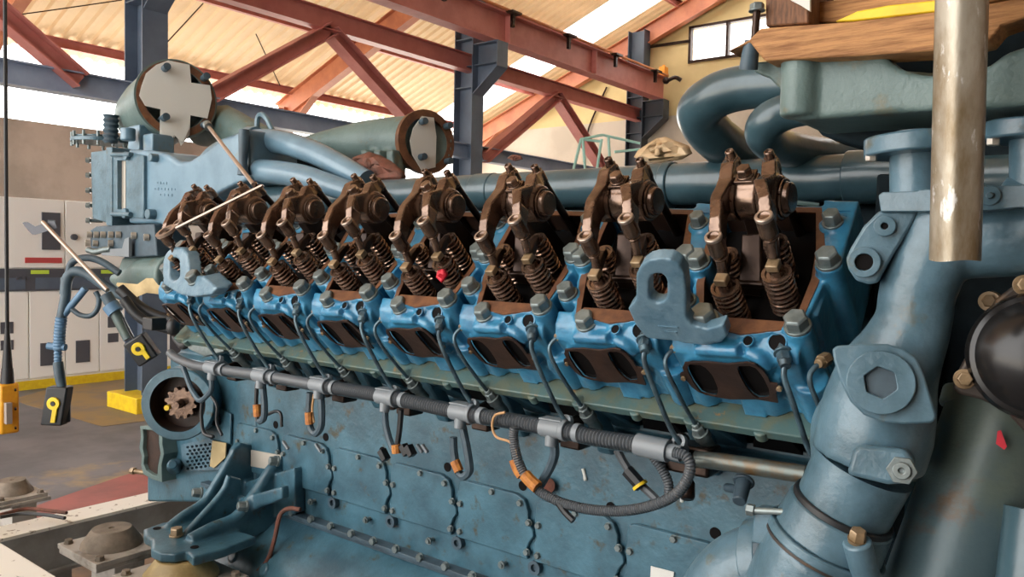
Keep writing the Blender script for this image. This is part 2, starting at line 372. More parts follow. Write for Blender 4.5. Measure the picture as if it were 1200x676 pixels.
# the row of blue grey columns that carries the crane rail
XC = -7.85
CY = (-1.0, 4.07, 8.95, 14.0)
for y in CY:
    b = MB()
    h = 6.05
    b.box((XC, y, h / 2), (.34, .014, h)); b.box((XC + .17, y, h / 2), (.016, .26, h)); b.box((XC - .17, y, h / 2), (.016, .26, h))
    for z in (1.2, 4.05, 4.35, 4.75, 5.1): b.box((XC, y, z), (.34, .25, .012))
    # corbel
    zt = 4.66
    b.prism([V((XC + .17, y - .007, zt)), V((XC + .62, y - .007, zt)), V((XC + .62, y - .007, zt - .36)), V((XC + .17, y - .007, zt - .72))], (0, .014, 0))
    b.box((XC + .40, y, zt - .007), (.46, .24, .014)); b.box((XC + .62, y, zt - .18), (.014, .24, .36)); b.bar((XC + .62, y, zt - .36), (XC + .17, y, zt - .72), .24, .014, up=V((1, 0, -1)))
    b.box((XC + .40, y, zt - .3), (.45, .2, .012))
    structure('crane_column', b, M['charcol'] if y > 13 else M['bluegrey'])
    if y < 13:
        b = MB().box((XC, y, .08), (.6, .5, .16)); structure('column_footing', b, M['yellow'], bevel=.01)
# crane runway beam, its conduit and clamps
b = MB(); ibeam(b, (XC + .5, -3, 4.88), (XC + .5, 14.1, 4.88), .42, .22, up=Z_)
for y in (-1, 4.07, 8.95, 11.3): b.box((XC + .5, y + .2, 4.88), (.2, .014, .40))
structure('crane_rail_beam', b, M['pink'])
b = MB().tube([(XC + .62, -3, 5.13), (XC + .62, 14.05, 5.13)], .022, 8, 1); structure('rail_conduit_beam', b, M['conduitor'])
for i in range(11):
    y = -1 + 1.45 * i
    b = MB().box((XC + .64, y, 4.99), (.05, .05, .18)).box((XC + .66, y, 5.1), (.13, .22, .03)); structure('rail_clamp_beam', b, M['oilydark'])
b = MB().box((XC + .55, 14.0, 5.19), (.12, .16, .2)).cyl((XC + .55, 14.0, 5.29), (XC + .55, 14, 5.33), .03)
tag(build('warning_lamp', b, M['orange'], bevel=.01), 'small orange lamp box on the far end of the pink crane rail', 'lamp')
b = MB().tube([(XC + .7, 13.9, 5.0), (XC + .85, 13.9, 5.04), (XC + .95, 13.95, 4.98)], .04, 8, 3).ball((XC + .66, 13.9, 5.0), .07, 10)
tag(build('rail_end_stop', b, M['oilydark']), 'dark clamp bolted to the far end of the pink crane rail', 'clamp')
# pink tie beam, K braces and slate struts in the plane of the columns
zt = at(536, 72, X=XC).z
b = MB(); ibeam(b, (XC + .05, -3, zt), (XC + .05, 14.0, zt), .23, .16); structure('tie_beam', b, M['pink'])
for p, q in (((246, 112), (388, 34)), ((388, 38), (482, 142)), ((566, 185), (652, 112)), ((652, 113), (708, 200)), ((-40, -20), (94, 95))):
    P0, P1 = at(*p, X=XC + .05), at(*q, X=XC + .05)
    b = MB(); ibeam(b, P0, P1, .15, .19, up=X_.cross(P1 - P0)); structure('brace_beam', b, M['pink'])
zs = at(60, 94, X=XC).z
b = MB(); ibeam(b, (XC, -3, zs), (XC, 14, zs), .2, .17); structure('strut_beam', b, M['strut'])
# wires and small things on the end wall
def wire(pts, r, mt, label, name='cable', **k):
    return tag(build(name, MB().tube(pts, r, 6, 4), M[mt]), label, 'cable')
wire([at(714, 72, Y=YW - .03), at(716, 62, Y=YW - .03), at(727, 60, Y=YW - .03), at(760, 55, Y=YW - .03), at(808, 48, Y=YW - .03)], .03, 'oilydark', 'dark cable on the ochre wall running to the window', 'wall_cable')
wire([at(711, 102, Y=YW - .04), at(690, 150, Y=YW - .04), at(684, 190, Y=YW - .04)], .018, 'oilydark', 'thin dark cable hanging down the ochre wall under the crane rail', 'wall_cable')
wire([at(556, 171, Y=YW - .05), at(610, 183, Y=YW - .05), at(655, 191, Y=YW - .05)], .035, 'rag', 'brown pipe sloping low across the ochre end wall', 'wall_pipe')
wire([at(0, 20, D=9), at(60, 12, D=9.5), at(143, 0, D=10)], .008, 'oilydark', 'thin black wire crossing under the roof at top left', 'overhead_cable')
wire([at(300, 40, D=10.5), at(328, 100, D=11.5)], .008, 'oilydark', 'thin black wire dropping to the orange eave post', 'hanging_cable')
wire([at(238, 4, D=9.5), at(188, 58, D=9)], .007, 'oilydark', 'thin black wire slanting from the blue column to the roof', 'hanging_cable')
# mint railing
rr = empty('platform_railing', at(712, 196, D=11), 'mint green tubular railing of a platform against the end wall', 'railing')
def rl(nm, pts, r=.02): build(nm, MB().tube([at(p[0], p[1], D=11) for p in pts], r, 8, 1), M['mint'], rr)
for pts in ([(668, 215), (681, 163)], [(683, 163), (687, 215)], [(705, 163), (697, 215)], [(713, 160), (716, 215)], [(749, 175), (751, 215)]): rl('post', pts)
for pts in ([(680, 163), (706, 166)], [(706, 158), (750, 168)], [(720, 178), (750, 175)], [(681, 163), (706, 158)]): rl('rail', pts, .018)
# cabinets along the low wall
XF = -9.69
def ycab(px): return at(px, 400, X=XF).y
def cabinet(y0, y1, variant, label):
    w = y1 - y0; H = 2.14; t = empty('electrical_cabinet', (XF - .3, (y0 + y1) / 2, 0), label, 'cabinet', None)
    build('plinth', MB().box((XF - .3, (y0 + y1) / 2, .05), (.62, w, .1)), M['yellow'], t)
    build('body', MB().box((XF - .31, (y0 + y1) / 2, .1 + (H - .1) / 2), (.6, w - .004, H - .1)), M['cab'], t)
    f = lambda a, b_, z0_, z1_, th=.02: MB().box((XF + th / 2 - .005, y0 + w * (a + b_) / 2, (z0_ + z1_) / 2), (th, w * (b_ - a) - .012, z1_ - z0_ - .012))
    d = build('upper_door', f(0, 1, 1.36, H), M['cab'], t, bevel=.004)
    pn = build('switch_panel', f(0, 1, 1.10, 1.36, .016), M['cabdark'], t)
    for i in range(2):
        sw = f(.08 + .5 * i, .46 + .5 * i, 1.12, 1.26, .022); build('panel_cover', sw, M['bluegrey'], pn)
    build('rating_label', f(.52, .78, 1.29, 1.345, .024), mat('lime_label', (.55, .75, .08), .5), pn)
    n = 2
    for i in range(n):
        ld = build('lower_door', f(i / n, (i + 1) / n, .12, 1.1), M['cab'], t, bevel=.004)
        if (i + variant) % 2 == 0:
            bp = build('breaker_panel', f(i / n + .14, i / n + .36, .25, .52, .03), M['cabdark'], ld)
        else:
            build('vent_panel', f(i / n + .12, i / n + .3, .64, .78, .026), M['cabdark'], ld); build('vent_panel', f(i / n + .12, i / n + .3, .46, .58, .026), M['cabdark'], ld)
    if variant == 1:
        dd = build('display', MB().box((XF + .02, y0 + w * .80, 1.78), (.03, w * .25, .42)), M['cabdark'], t)
        build('screen', MB().box((XF + .038, y0 + w * .80, 1.86), (.01, w * .10, .09)), M['screen'], dd)
        build('name_strip', MB().box((XF + .02, y0 + w * .7, 1.45), (.012, w * .5, .06)), M['cabred'], d)
    else:
        build('door_lock', MB().cyl((XF + .01, y0 + w * .12, 1.72), (XF + .05, y0 + w * .12, 1.72), .035), M['cabdark'], t)
    for i in range(3): build('button', MB().box((XF + .02, y0 + w * (.35 + .07 * i), 1.25 if variant else 1.22), (.02, .03, .03)), M['cabdark'], t)
    return t
ya, yb = ycab(-12), ycab(76); W_ = yb - ya
cabinet(ya - W_, ya, 0, 'cream electrical cabinet beyond the left edge, beside the one with the screen')
cabinet(ya, yb, 1, 'cream electrical cabinet with a dark display screen and red name strip')
cabinet(yb, yb + W_, 0, 'cream electrical cabinet between the screen cabinet and the blue column')
cabinet(yb + W_, yb + 2 * W_, 1, 'cream electrical cabinet mostly hidden behind the blue column')
cabinet(yb + 2 * W_, yb + 3 * W_, 0, 'cream electrical cabinet seen between the blue column and the engine')
# floor paint
structure('floor_marking', MB().prism(ats([(-10, 615), (45, 592), (128, 563), (200, 540), (300, 600), (100, 640)], Z=.001), (0, 0, .003)), M['redfloor'])
structure('floor_marking', MB().prism(ats([(15, 468), (60, 455), (180, 440), (180, 492), (120, 500), (80, 488), (30, 474)], Z=.001), (0, 0, .003)), mat('ochre_floor_dust', (.30, .20, .08), .6, 0, (.20, .16, .12), 2.5))
structure('floor_stain', MB().prism(ats([(-60, 670), (60, 610), (300, 570), (520, 676), (300, 900), (0, 900)], Z=.005), (0, 0, .003)), M['brown'])
# crane pendant on its cable
pe = empty('crane_pendant', at(9, 505, D=4.6), 'orange yellow crane control pendant hanging at the left edge', 'pendant')
pc = at(9, 478, D=4.6)
pb_ = build('body', MB().box(pc, (.07, .10, .29)), M['pend'], pe, bevel=.012)
fw = (CAM - pc); fw.z = 0; fw.normalize(); sd = fw.cross(Z_)
for i in range(3): build('screw', MB().cyl(pc + fw * .03 - sd * .038 + Z_ * (.11 - .11 * i), pc + fw * .065 - sd * .038 + Z_ * (.11 - .11 * i), .006), M['oilydark'], pb_)
build('label_plate', MB().box(pc + fw * .05 + Z_ * -.02, (.05, .03, .12)), M['lowwall'], pb_)
build('strain_relief', MB().cyl(pc + Z_ * .145, pc + Z_ * .23, .036, .03).cyl(pc + Z_ * .23, pc + Z_ * .46, .028, .012), M['black'], pe)
build('hanging_cable', MB().tube([pc + Z_ * .4, pc + Z_ * 3.7], .011, 8, 1), M['black'], pe)

# ================================================================== THE ENGINE
R2 = 2 ** -.5
eng = empty('engine', (-1.6, 1.9, .1), 'large blue V engine with its rocker gear bared, filling the picture', 'engine')
def O(k): return V((-.535 - .25 * k, 1.2965, 1.44))
UU = V((0, R2, R2)); WW = V((0, -R2, R2))
def H(x, u, w, k=0): return O(k) + X_ * x + UU * u + WW * w
def seen(px, py, k, w=None, u=None):
    """local (x, u, w) of a seen point on the plane w= or u= of head k"""
    c = RX * ((px - 600) / F) + RY * ((338 - py) / F) + RZ; q = CAM - O(k)
    ql = (q.x, q.dot(UU), q.dot(WW)); cl = (c.x, c.dot(UU), c.dot(WW))
    t = (w - ql[2]) / cl[2] if w is not None else (u - ql[1]) / cl[1]
    return tuple(ql[i] + cl[i] * t for i in range(3))
SH = lambda k: (-.25 * k, 0, 0)

# ---- crankcase
XL, XR = -2.83, -.12
sec = [(1.56, .80), (1.56, 1.235), (1.60, 1.25), (1.60, 1.29), (1.455, 1.345), (1.632, 1.613), (1.74, 1.60), (1.86, 1.60), (1.97, 1.613), (2.145, 1.345), (2.04, 1.25), (2.04, .80)]
b = MB().prism([V((XL, y, z)) for y, z in sec[:4] + [(2.0, 1.29), (2.04, 1.25), (2.04, .80)]], (XR - XL, 0, 0)).prism([V((-2.46, y, z)) for y, z in [(1.60, 1.26)] + sec[3:10] + [(2.04, 1.26)]], (2.10, 0, 0))
crank = build('crankcase', b, M['block'], eng, bevel=.006)
# slanted pillars and dark openings under the heads
for k in range(9):
    x = -.40 - .25 * k
    b = MB(); b.prism([V((x - .035, 1.605, 1.25)), V((x + .035, 1.605, 1.25)), V((x + .02, 1.40, 1.345)), V((x - .05, 1.40, 1.345))], (0, .03, .02))
    b.prism([V((x - .05, 1.45, 1.345)), V((x - .012, 1.45, 1.345)), V((x - .0, 1.54, 1.2)), V((x - .04, 1.54, 1.2))], (0, .05, 0))
    build('pillar', b, M['block'], crank, bevel=.006)
    b = MB().prism([V((x - .19, 1.566, 1.28)), V((x - .09, 1.566, 1.28)), V((x - .10, 1.52, 1.315)), V((x - .17, 1.52, 1.315))], (0, .0, -.012))
    build('water_opening', b, M['hole_dark'], crank)
# deck plate: the pale green ledge the heads sit on
b = MB().prism([H(-1.92, -.018, -.113), H(XR + .535 - .28, -.018, -.113), H(XR + .535 - .28, .37, -.113), H(-1.92, .37, -.113)], WW * -.022)
for k in range(8): b.cyl(H(-.10, -.012, -.135, k), H(-.10, -.012, -.113, k), .016).cyl(H(.03, -.012, -.140, k), H(.03, -.012, -.118, k), .013)
deck = build('deck_plate', b, M['ledge'], eng, bevel=.003)
# side detail: raised inspection covers with scalloped edges
def cover_poly():
    dx, pts = .25, []
    pts += [(-.215, 1.055), (-.045, 1.055), (-.018, 1.045), (-.006, 1.02), (-.006, .995)]
    for z, a in ((.985, .0), (.975, .010), (.960, .012), (.945, .0), (.925, -.008), (.91, -.006)): pts.append((a, z))
    pts += [(-.004, .90)]
    pts += [(-.235, .90), (-.24, .93), (-.232, .96), (-.238, .99), (-.235, 1.03), (-.23, 1.05)]
    return pts
xs = at(393.5, 588, Y=1.56).x - 1 * .252
SIDE = []
b = MB().prism([V((xs - .018 + x, 1.560, z)) for x, z in cover_poly()][::-1], (0, -.012, 0))
cov = build('inspection_cover', b, M['block'], eng, bevel=.0025); tag(cov)
def sbolt(x, z, r=.0088, y=1.56, nm='cover_bolt', par=None, h=.009): return build(nm, MB().hexbolt((x, y, z), (0, -1, 0), r, h), M['steel'], par)
for dx, z in ((-.002, .992), (-.006, .918), (-.225, .992), (-.225, .918), (-.12, 1.045), (-.03, 1.035)):
    sbolt(xs - .018 + dx, z, y=1.549, par=cov, r=.008)
sbolt(xs + .018, .992, par=cov); sbolt(xs + .02, .918, par=cov)
o_ = MB().lathe([(.0175, 0), (.0175, .016), (.009, .016), (.009, .004)], V((xs, 1.56, .885)), (0, -1, 0), 24, caps=False).cyl((xs, 1.556, .885), (xs, 1.553, .885), .0095)
build('drain_boss', o_, M['hose'], cov)
b = MB().cyl((xs - .098, 1.562, .868), (xs - .098, 1.535, .868), .006).cyl((xs - .098, 1.545, .868), (xs - .098, 1.540, .868), .010)
build('drip_plug', b, M['steel'], cov)
b = MB().cyl((xs - .05, 1.562, 1.075), (xs - .05, 1.5585, 1.075), .0125); hole = build('bore', b, M['hole_dark'], cov)
for k in range(1, 8): copy_tree(cov, (.252 * k, 0, 0), eng)
# ---- pan rail and sump
b = MB().box(((XL + XR) / 2 + .12, 1.55, .812), (XR - XL - .3, .05, .012)).box(((XL + XR) / 2 + .12, 1.56, .800), (XR - XL - .32, .05, .012))
rail = build('pan_rail', b, M['hose'], eng, bevel=.002)
x = at(350, 597, Y=1.53).x
for i in range(14): sbolt(x - .03 + .093 * i, .822, y=1.532, nm='rail_bolt', par=rail, r=.011, h=.012)
sp = MB().prism([V((XL + .42, y, z)) for y, z in ((1.545, .795), (1.42, .715), (1.38, .64), (1.50, .40), (2.0, .40), (2.08, .66), (2.05, .795))], (2.15, 0, 0))
for i in range(13):
    xx = -2.28 + .16 * i; sp.cyl((xx + .11, 1.40, .69), (xx + .11, 1.45, .66), .022)
build('sump', sp, M['block'], eng, bevel=.008)
b = MB().box((-1.5, 1.62, .2), (2.6, .12, .40)).box((-1.5, 2.0, .2), (2.6, .12, .40))
tag(build('engine_cradle', b, M['frame']), 'long grimy steel cradle under the engine sump', 'cradle')

# ---- cylinder heads
def boss(b, x, u, w0, w1, r, r2=None): return b.cyl(H(x, u, w0), H(x, u, w1), r, r2)
INN = [(-.045, .062), (.035, .058), (.112, .070), (.116, .167), (.106, .241), (.082, .335), (-.02, .340), (-.10, .335), (-.090, .237), (-.074, .147)]
def grow(P, d):
    cx = sum(p[0] for p in P) / len(P); cy = sum(p[1] for p in P) / len(P); o = []
    for x, y in P:
        L = math.hypot(x - cx, y - cy); o.append((x + (x - cx) / L * d, y + (y - cy) / L * d))
    return o
OUT = grow(INN, .016)
b = MB()
secu = [(.030, -.113), (.036, -.05), (.020, -.012), (.016, .045), (.034, .068), (.062, .079), (.062, .03), (.35, .03), (.35, -.113)]
b.prism([H(-.098, u, w) for u, w in secu], X_ * .222)
b.ringprism([H(x, u, -.01) for x, u in grow(INN, .020)], [H(x, u, -.01) for x, u in INN], WW * .092)
boss(b, .120, .058, -.112, .088, .027, .023); boss(b, -.026, .042, -.02, .070, .029, .022); boss(b, -.088, .097, -.11, .088, .022)
boss(b, -.088, .182, -.11, .100, .024); boss(b, .140, .187, -.11, .104, .023); boss(b, .118, .300, -.11, .088, .023)
boss(b, -.078, .042, -.112, -.01, .028); boss(b, .04, .045, .03, .075, .026, .019); boss(b, .045, .048, -.112, -.05, .034); boss(b, .125, .036, -.112, -.02, .029); 
boss(b, .122, .052, -.085, -.073, .036); boss(b, -.070, .040, .02, .060, .020, .014); boss(b, .085, .052, .0, .050, .022, .014)
b.prism([H(.125, .09, -.10), H(.125, .34, -.10), H(.125, .34, .05), H(.125, .10, .07)], X_ * .012)
# port neck
def cpx(pts): return [(q[0], q[2]) for q in (seen(780 + x / 5.88, 400 + y / 5.88, 0, u=0) for x, y in pts)]
FL = cpx([(130, 150), (210, 146), (290, 145), (380, 155), (425, 160), (480, 155), (560, 148), (610, 160), (660, 195), (700, 240), (720, 288), (768, 298), (776, 325), (760, 360), (775, 425), (690, 410), (620, 400), (530, 400), (440, 400), (330, 378), (230, 352), (180, 315), (150, 275), (100, 243), (100, 225), (128, 213), (115, 180)])
b.prism([H(x, .05, w) for x, w in FL], UU * -.0375)
b.tube([H(-.05, .022, .052), H(-.01, .020, .056), H(.03, .018, .062)], .012, 8); b.tube([H(.04, .02, .058), H(.065, .014, .05), H(.075, .016, .03)], .011, 8)
b.tube([H(.095, .03, .03), H(.10, .03, -.02), H(.085, .03, -.07)], .012, 8); b.tube([H(.10, .045, -.03), H(.095, .04, -.09)], .02, 8)
b.prism([H(-.004, u, w) for u, w in ((.05, -.113), (.010, -.113), (.016, -.06), (.05, -.04))], X_ * .040); b.prism([H(-.104, u, w) for u, w in ((.05, -.113), (.016, -.113), (.022, -.04), (.05, -.03))], X_ * .030)
b.prism([H(x, u, -.11) for x, u in ((.122, .20), (.152, .19), (.148, .364), (.085, .368), (.092, .345), (.118, .25))], WW * .194)
head = build('cylinder_head', b, M['head'], eng, remesh=.0036, smooth=5)
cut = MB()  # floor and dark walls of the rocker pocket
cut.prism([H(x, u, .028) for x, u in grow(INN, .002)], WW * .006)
build('pocket_floor', cut, M['hole_dark'], head)
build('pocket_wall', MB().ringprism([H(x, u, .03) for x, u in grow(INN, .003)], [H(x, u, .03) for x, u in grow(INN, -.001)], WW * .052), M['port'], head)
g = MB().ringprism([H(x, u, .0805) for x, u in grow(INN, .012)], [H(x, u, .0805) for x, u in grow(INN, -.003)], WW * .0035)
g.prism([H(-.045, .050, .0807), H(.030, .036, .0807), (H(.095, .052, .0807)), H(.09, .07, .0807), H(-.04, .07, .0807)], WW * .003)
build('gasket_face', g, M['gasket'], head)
fl = MB()
def oval(cx, cw, a, c, sk, n=20): return [(cx + a * math.cos(2 * PI * i / n) - sk * c * math.sin(2 * PI * i / n), cw + c * math.sin(2 * PI * i / n)) for i in range(n)]
# port face: plate with two slanting oval ports
def dense(P, n=24):
    L = [0]
    for (a, b_), (c, d) in zip(P, P[1:] + P[:1]): L.append(L[-1] + math.hypot(c - a, d - b_))
    out = []; Q = P + P[:1]
    for i in range(n):
        t = L[-1] * i / n; j = max(k for k in range(len(P)) if L[k] <= t); f = (t - L[j]) / (L[j + 1] - L[j]); out.append((Q[j][0] + (Q[j + 1][0] - Q[j][0]) * f, Q[j][1] + (Q[j + 1][1] - Q[j][1]) * f))
    return out
pA = dense(cpx([(175, 166), (240, 170), (275, 190), (315, 240), (345, 310), (350, 350), (335, 372), (290, 370), (250, 352), (205, 290), (170, 225), (160, 185)]))
pB = dense(cpx([(515, 178), (585, 176), (620, 192), (660, 245), (697, 320), (704, 360), (695, 385), (640, 388), (600, 365), (560, 310), (525, 245), (506, 200)]))
# plate as two rings and a bridge, each ring runs from an oval out to the outline
def ray_out(poly, c, p):
    d = (p[0] - c[0], p[1] - c[1]); best = None
    for (ax, ay), (bx, by) in zip(poly, poly[1:] + poly[:1]):
        ex, ey = bx - ax, by - ay; den = d[0] * ey - d[1] * ex
        if abs(den) < 1e-9: continue
        t = ((ax - c[0]) * ey - (ay - c[1]) * ex) / den; s = ((ax - c[0]) * d[1] - (ay - c[1]) * d[0]) / den
        if t > 0 and -1e-6 <= s <= 1 + 1e-6 and (best is None or t < best): best = t
    return (c[0] + d[0] * best, c[1] + d[1] * best)
def big(P, k): cx = sum(p[0] for p in P) / len(P); cy = sum(p[1] for p in P) / len(P); return [(cx + (x - cx) * k, cy + (y - cy) * (1 + (k - 1) * .4)) for x, y in P]
pA, pB = big(pA, 1.16), big(pB, 1.16)
plate(fl, FL, [pA, pB], O(0) + UU * .0035, X_, WW, -UU, .0035)
pf = build('port_face', fl, M['port'], head)
for ov in (pA, pB):
    t = MB(); n = len(ov); cx = sum(p[0] for p in ov) / n; cw = sum(p[1] for p in ov) / n
    vs = [H(cx + (x - cx) * 1.03, .0070, cw + (w - cw) * 1.03) for x, w in ov] + [H(cx + (x - cx) * .9, .0112, cw + (w - cw) * .94) for x, w in ov] + [H(cx, .0114, cw)]
    t.add(vs, [(i, (i + 1) % n, n + (i + 1) % n, n + i) for i in range(n)] + [(n + i, n + (i + 1) % n, 2 * n) for i in range(n)])
    build('exhaust_port', t, M['hole_dark'], head)
for sx, sw in ((-.086, -.008), (.086, -.004)): build('port_stud', MB().cyl(H(sx, .002, sw), H(sx, -.004, sw), .0045), M['brass'], head)
def on_head(px, py, k):
    c = (RX * ((px - 600) / F) + RY * ((338 - py) / F) + RZ).normalized(); o_ = CAM + X_ * (.25 * k) - WO[head.name]
    ok, p, n, _ = head.ray_cast(o_, c, distance=5); return (p + WO[head.name], n) if ok else (H(.06, .03, .07), WW)
for px, py, r in ((620, 376, .0145), (596, 375, .0085)):
    pp, n_ = on_head(px, py, 2); n_ = (n_ + (WW * .8 - UU * .6)).normalized()
    build('oil_bore', MB().lathe([(r * 1.12, -.012), (r * 1.12, .0028), (r * .96, .0034), (r * .9, -.006)], pp, n_, 24, caps=False), M['head'], head); build('bore_floor', MB().cyl(pp - n_ * .004, pp + n_ * .0012, r * .94), M['hole_dark'], head)
for x, u, w, r in ((-.026, .042, .070, .0195), (.120, .058, .088, .0195), (-.088, .182, .100, .019), (.140, .187, .104, .019), (-.088, .097, .088, .018), (.118, .300, .088, .016)):
    build('head_bolt', MB().hexbolt(H(x, u, w - .002), WW, r, .027), M['steel'], head, bevel=.0012)
build('cast_number', MB().box(H(.120, .335, .085), (.040, .003, .002), (X_, UU, WW)).box(H(.122, .322, .085), (.030, .003, .002), (X_, UU, WW)), M['head'], head)
HEADS = [head] + [copy_tree(head, SH(k), eng) for k in range(1, 8)]

# ---- rocker gear
C_, D_ = .257, .185
def srect(b, pts, wd, hg):
    """bar of rectangular section swept along (x,u,w) points; wd along x, hg in the u-w plane"""
    P = [H(*p) for p in pts]; n = len(P); vs = []; fs = []
    for i, p in enumerate(P):
        d = (P[min(i + 1, n - 1)] - P[max(i - 1, 0)]).normalized(); y = d.cross(X_).normalized(); x = y.cross(d)
        for a, c in ((-1, -1), (1, -1), (1, 1), (-1, 1)): vs.append(p + x * (wd[i] / 2 * a) + y * (hg[i] / 2 * c))
    for i in range(n - 1):
        for k in range(4): a = 4 * i + k; c = 4 * i + (k + 1) % 4; fs.append((a, c, c + 4, a + 4))
    fs += [(3, 2, 1, 0), (4 * n - 4, 4 * n - 3, 4 * n - 2, 4 * n - 1)]
    return b.add(vs, fs)
def rocker(xv, uv, wv, xt, ut, wt, xh):
    b = MB()
    b.cyl(H(xv, uv, wv - .040), H(xv, uv, wv - .004), .0155, .0145); b.cyl(H(xv, uv, wv - .048), H(xv, uv, wv - .040), .011, .0155)
    srect(b, [(xv, uv + .006, wv - .018), (xv * .8 + xh * .2, uv + .035, wv - .004), (xh * .9 + xv * .1, (uv + C_) / 2 + .008, wv - .002), (xh, C_, D_ + .022), (xh * .6 + xt * .4, C_ + .035, wt - .008), (xt, ut - .006, wt - .014)],
          [.024, .020, .021, .025, .024, .025], [.026, .036, .046, .052, .042, .028])
    b.cyl(H(xh - .0175, C_, D_), H(xh + .0175, C_, D_), .039)
    b.cyl(H(xt, ut, wt - .034), H(xt, ut, wt - .008), .014)
    return b
BR = dict(remesh=.0024, smooth=4)
rg = build('rocker_gear', MB().cyl(H(-.050, C_, D_), H(.070, C_, D_), .0285).lathe([(.0335, 0), (.0335, .004), (.0275, .004), (.0265, .012), (.024, .0145), (.001, .0145)], H(.066, C_, D_), X_, 32), M['oily'], eng, bevel=.001)
SPEC = ((-.011, .131, .216, -.037, .322, .229, -.026), (.071, .157, .236, .033, .319, .225, .047))
for xv, uv, wv, xt, ut, wt, xh in SPEC:
    a = build('rocker_arm', rocker(xv, uv, wv, xt, ut, wt, xh), M['oily'], rg, **BR)
    build('socket', MB().lathe([(.0150, -.004), (.0150, .001), (.0135, .0025), (.0098, .0025), (.0092, -.010)], H(xv, uv, wv - .002), WW, 20, caps=False).cyl(H(xv, uv, wv - .016), H(xv, uv, wv - .010), .0095, seg=6), M['rod'], rg)
    b = MB().hexbolt(H(xt, ut, wt - .010), WW, .0125, .010, False); b.lathe([(.0085, 0), (.0085, .014), (.006, .016), (.004, .012)], H(xt, ut, wt - .002), WW, 12)
    build('adjusting_screw', b, M['oily'], rg, bevel=.0006)
    build('push_rod', MB().cyl(H(xt + .002, ut + .002, wt - .034), H(xt + .01, ut + .01, .03), .0085, seg=12).cyl(H(xt, ut, wt - .05), H(xt, ut, wt - .032), .012), M['oilydark'], rg)
    b = MB().cyl(H(xv, uv - .012, wv - .080), H(xv, uv, wv - .046), .0085).lathe([(.011, 0), (.013, .004), (.011, .007)], H(xv, uv, wv - .052), WW, 16)
    build('valve_stem', b, M['oily'], rg)
# carrier with clamp plate and bolt
b = MB(); srect(b, [(.010, C_, .03), (.010, C_, .12), (.010, C_ + .002, D_ - .01)], [.05, .036, .030], [.07, .05, .055]); srect(b, [(.012, .215, .14), (.016, .15, .085), (.014, .15, .06)], [.034, .040, .034], [.014, .016, .016]); b.box(H(.016, .15, .088), (.05, .02, .012), (X_, UU, WW)); build('carrier_foot', b, M['oilydark'], rg, bevel=.003)
b = MB()
b.cyl(H(-.008, C_, D_), H(.028, C_, D_), .037); srect(b, [(.010, C_ + .008, D_ + .015), (.010, C_ + .008, D_ + .038)], [.034, .032], [.034, .034])
build('shaft_carrier', b, M['oily'], rg, remesh=.0026, smooth=3)
b = MB().box(H(.006, C_ + .010, D_ + .041), (.033, .033, .006), (X_, UU, WW)); build('clamp_plate', b, M['oily'], rg, bevel=.001)
build('shaft_bolt', MB().hexbolt(H(.006, C_ + .010, D_ + .044), WW, .0135, .018), M['oily'], rg, bevel=.001)
# valve bridges, springs, retainers
for xs_, us_, w0, w1, R in ((-.008, .106, .036, .118, .0225), (.073, .136, .044, .125, .0225), (-.022, .168, .050, .132, .0185), (.056, .199, .052, .136, .0185)):
    build('valve_spring', MB().helix(H(xs_, us_, w0 - .004), H(xs_, us_, w1), R, .0030, 8.0, 6, 18), M['spring'], rg)
    b = MB().lathe([(R * .55, -.03), (R * .62, 0), (R * 1.10, .001), (R * 1.10, .0045), (R * .86, .0045), (R * .78, .001), (R * .52, .001), (R * .50, .012)], H(xs_, us_, w1 - .001), WW, 24)
    build('spring_retainer', b, M['oily'], rg)
    build('spring_core', MB().cyl(H(xs_, us_, w0 - .006), H(xs_, us_, w1 - .02), R * .60, seg=14), M['oilydark'], rg)
for (xa, ua, xb, ub, w) in ((-.008, .106, -.020, .166, .136), (.073, .136, .057, .197, .143)):
    b = MB(); srect(b, [(xa, ua - .006, w), ((xa + xb) / 2, (ua + ub) / 2, w + .004), (xb, ub + .004, w)], [.014, .018, .012], [.012, .018, .012])
    build('valve_bridge', b, M['oilydark'], rg, bevel=.002)
    build('bridge_nut', MB().box(H(xa - .0, ua - .002, w + .004), (.021, .020, .014), (X_, UU, WW)), M['brass'], rg, bevel=.002)
RG = [rg] + [copy_tree(rg, SH(k), eng) for k in range(1, 8)]

# ---- fuel pipes of each head: a high one from the right nut, a bent one from the brown nut
k = 2
a0 = H(*seen(626, 388, k, u=.012), k); a1 = at(624, 402, Y=1.27); 
pa = [at(626, 380, Y=1.285), at(624, 394, Y=1.265), at(623, 408, Y=1.262), at(630, 428, Y=1.270), at(642, 455, Y=1.295), at(653, 478, Y=1.32), at(664, 496, Y=1.335)]
sh0 = V((.25 * k, 0, 0))
pa = [p + sh0 for p in pa]
fp = build('fuel_pipe', MB().tube(pa, .0048, 10, 6), M['tube'], eng)
n_ = (pa[0] - pa[1]).normalized()
build('union_nut', MB().hexbolt(pa[1] + n_ * .0, n_, .0125, .018, False).hexbolt(pa[1] + n_ * .016, n_, .0145, .020, True).cyl(pa[1] - n_ * .010, pa[1], .0085, .011), M['tube'], fp, bevel=.001)
build('end_ring', MB().lathe([(.0150, 0), (.0150, .010), (.0085, .010), (.0085, .0)], pa[-1] + V((0, .006, 0)), V((-.2, -.9, .35)), 20, caps=False).cyl(pa[-1] + V((0, .02, -.015)), pa[-1] + V((0, .006, -.004)), .010), M['clip'], fp)
pb = [at(662, 391, Y=1.30), at(655, 394, Y=1.285), at(645, 404, Y=1.272), at(645, 416, Y=1.272), at(655, 436, Y=1.29), at(671, 461, Y=1.335), at(686, 482, Y=1.375)]
pb = [p + sh0 for p in pb]
lp = build('leak_off_pipe', MB().tube(pb, .0042, 10, 6), M['tube'], eng)
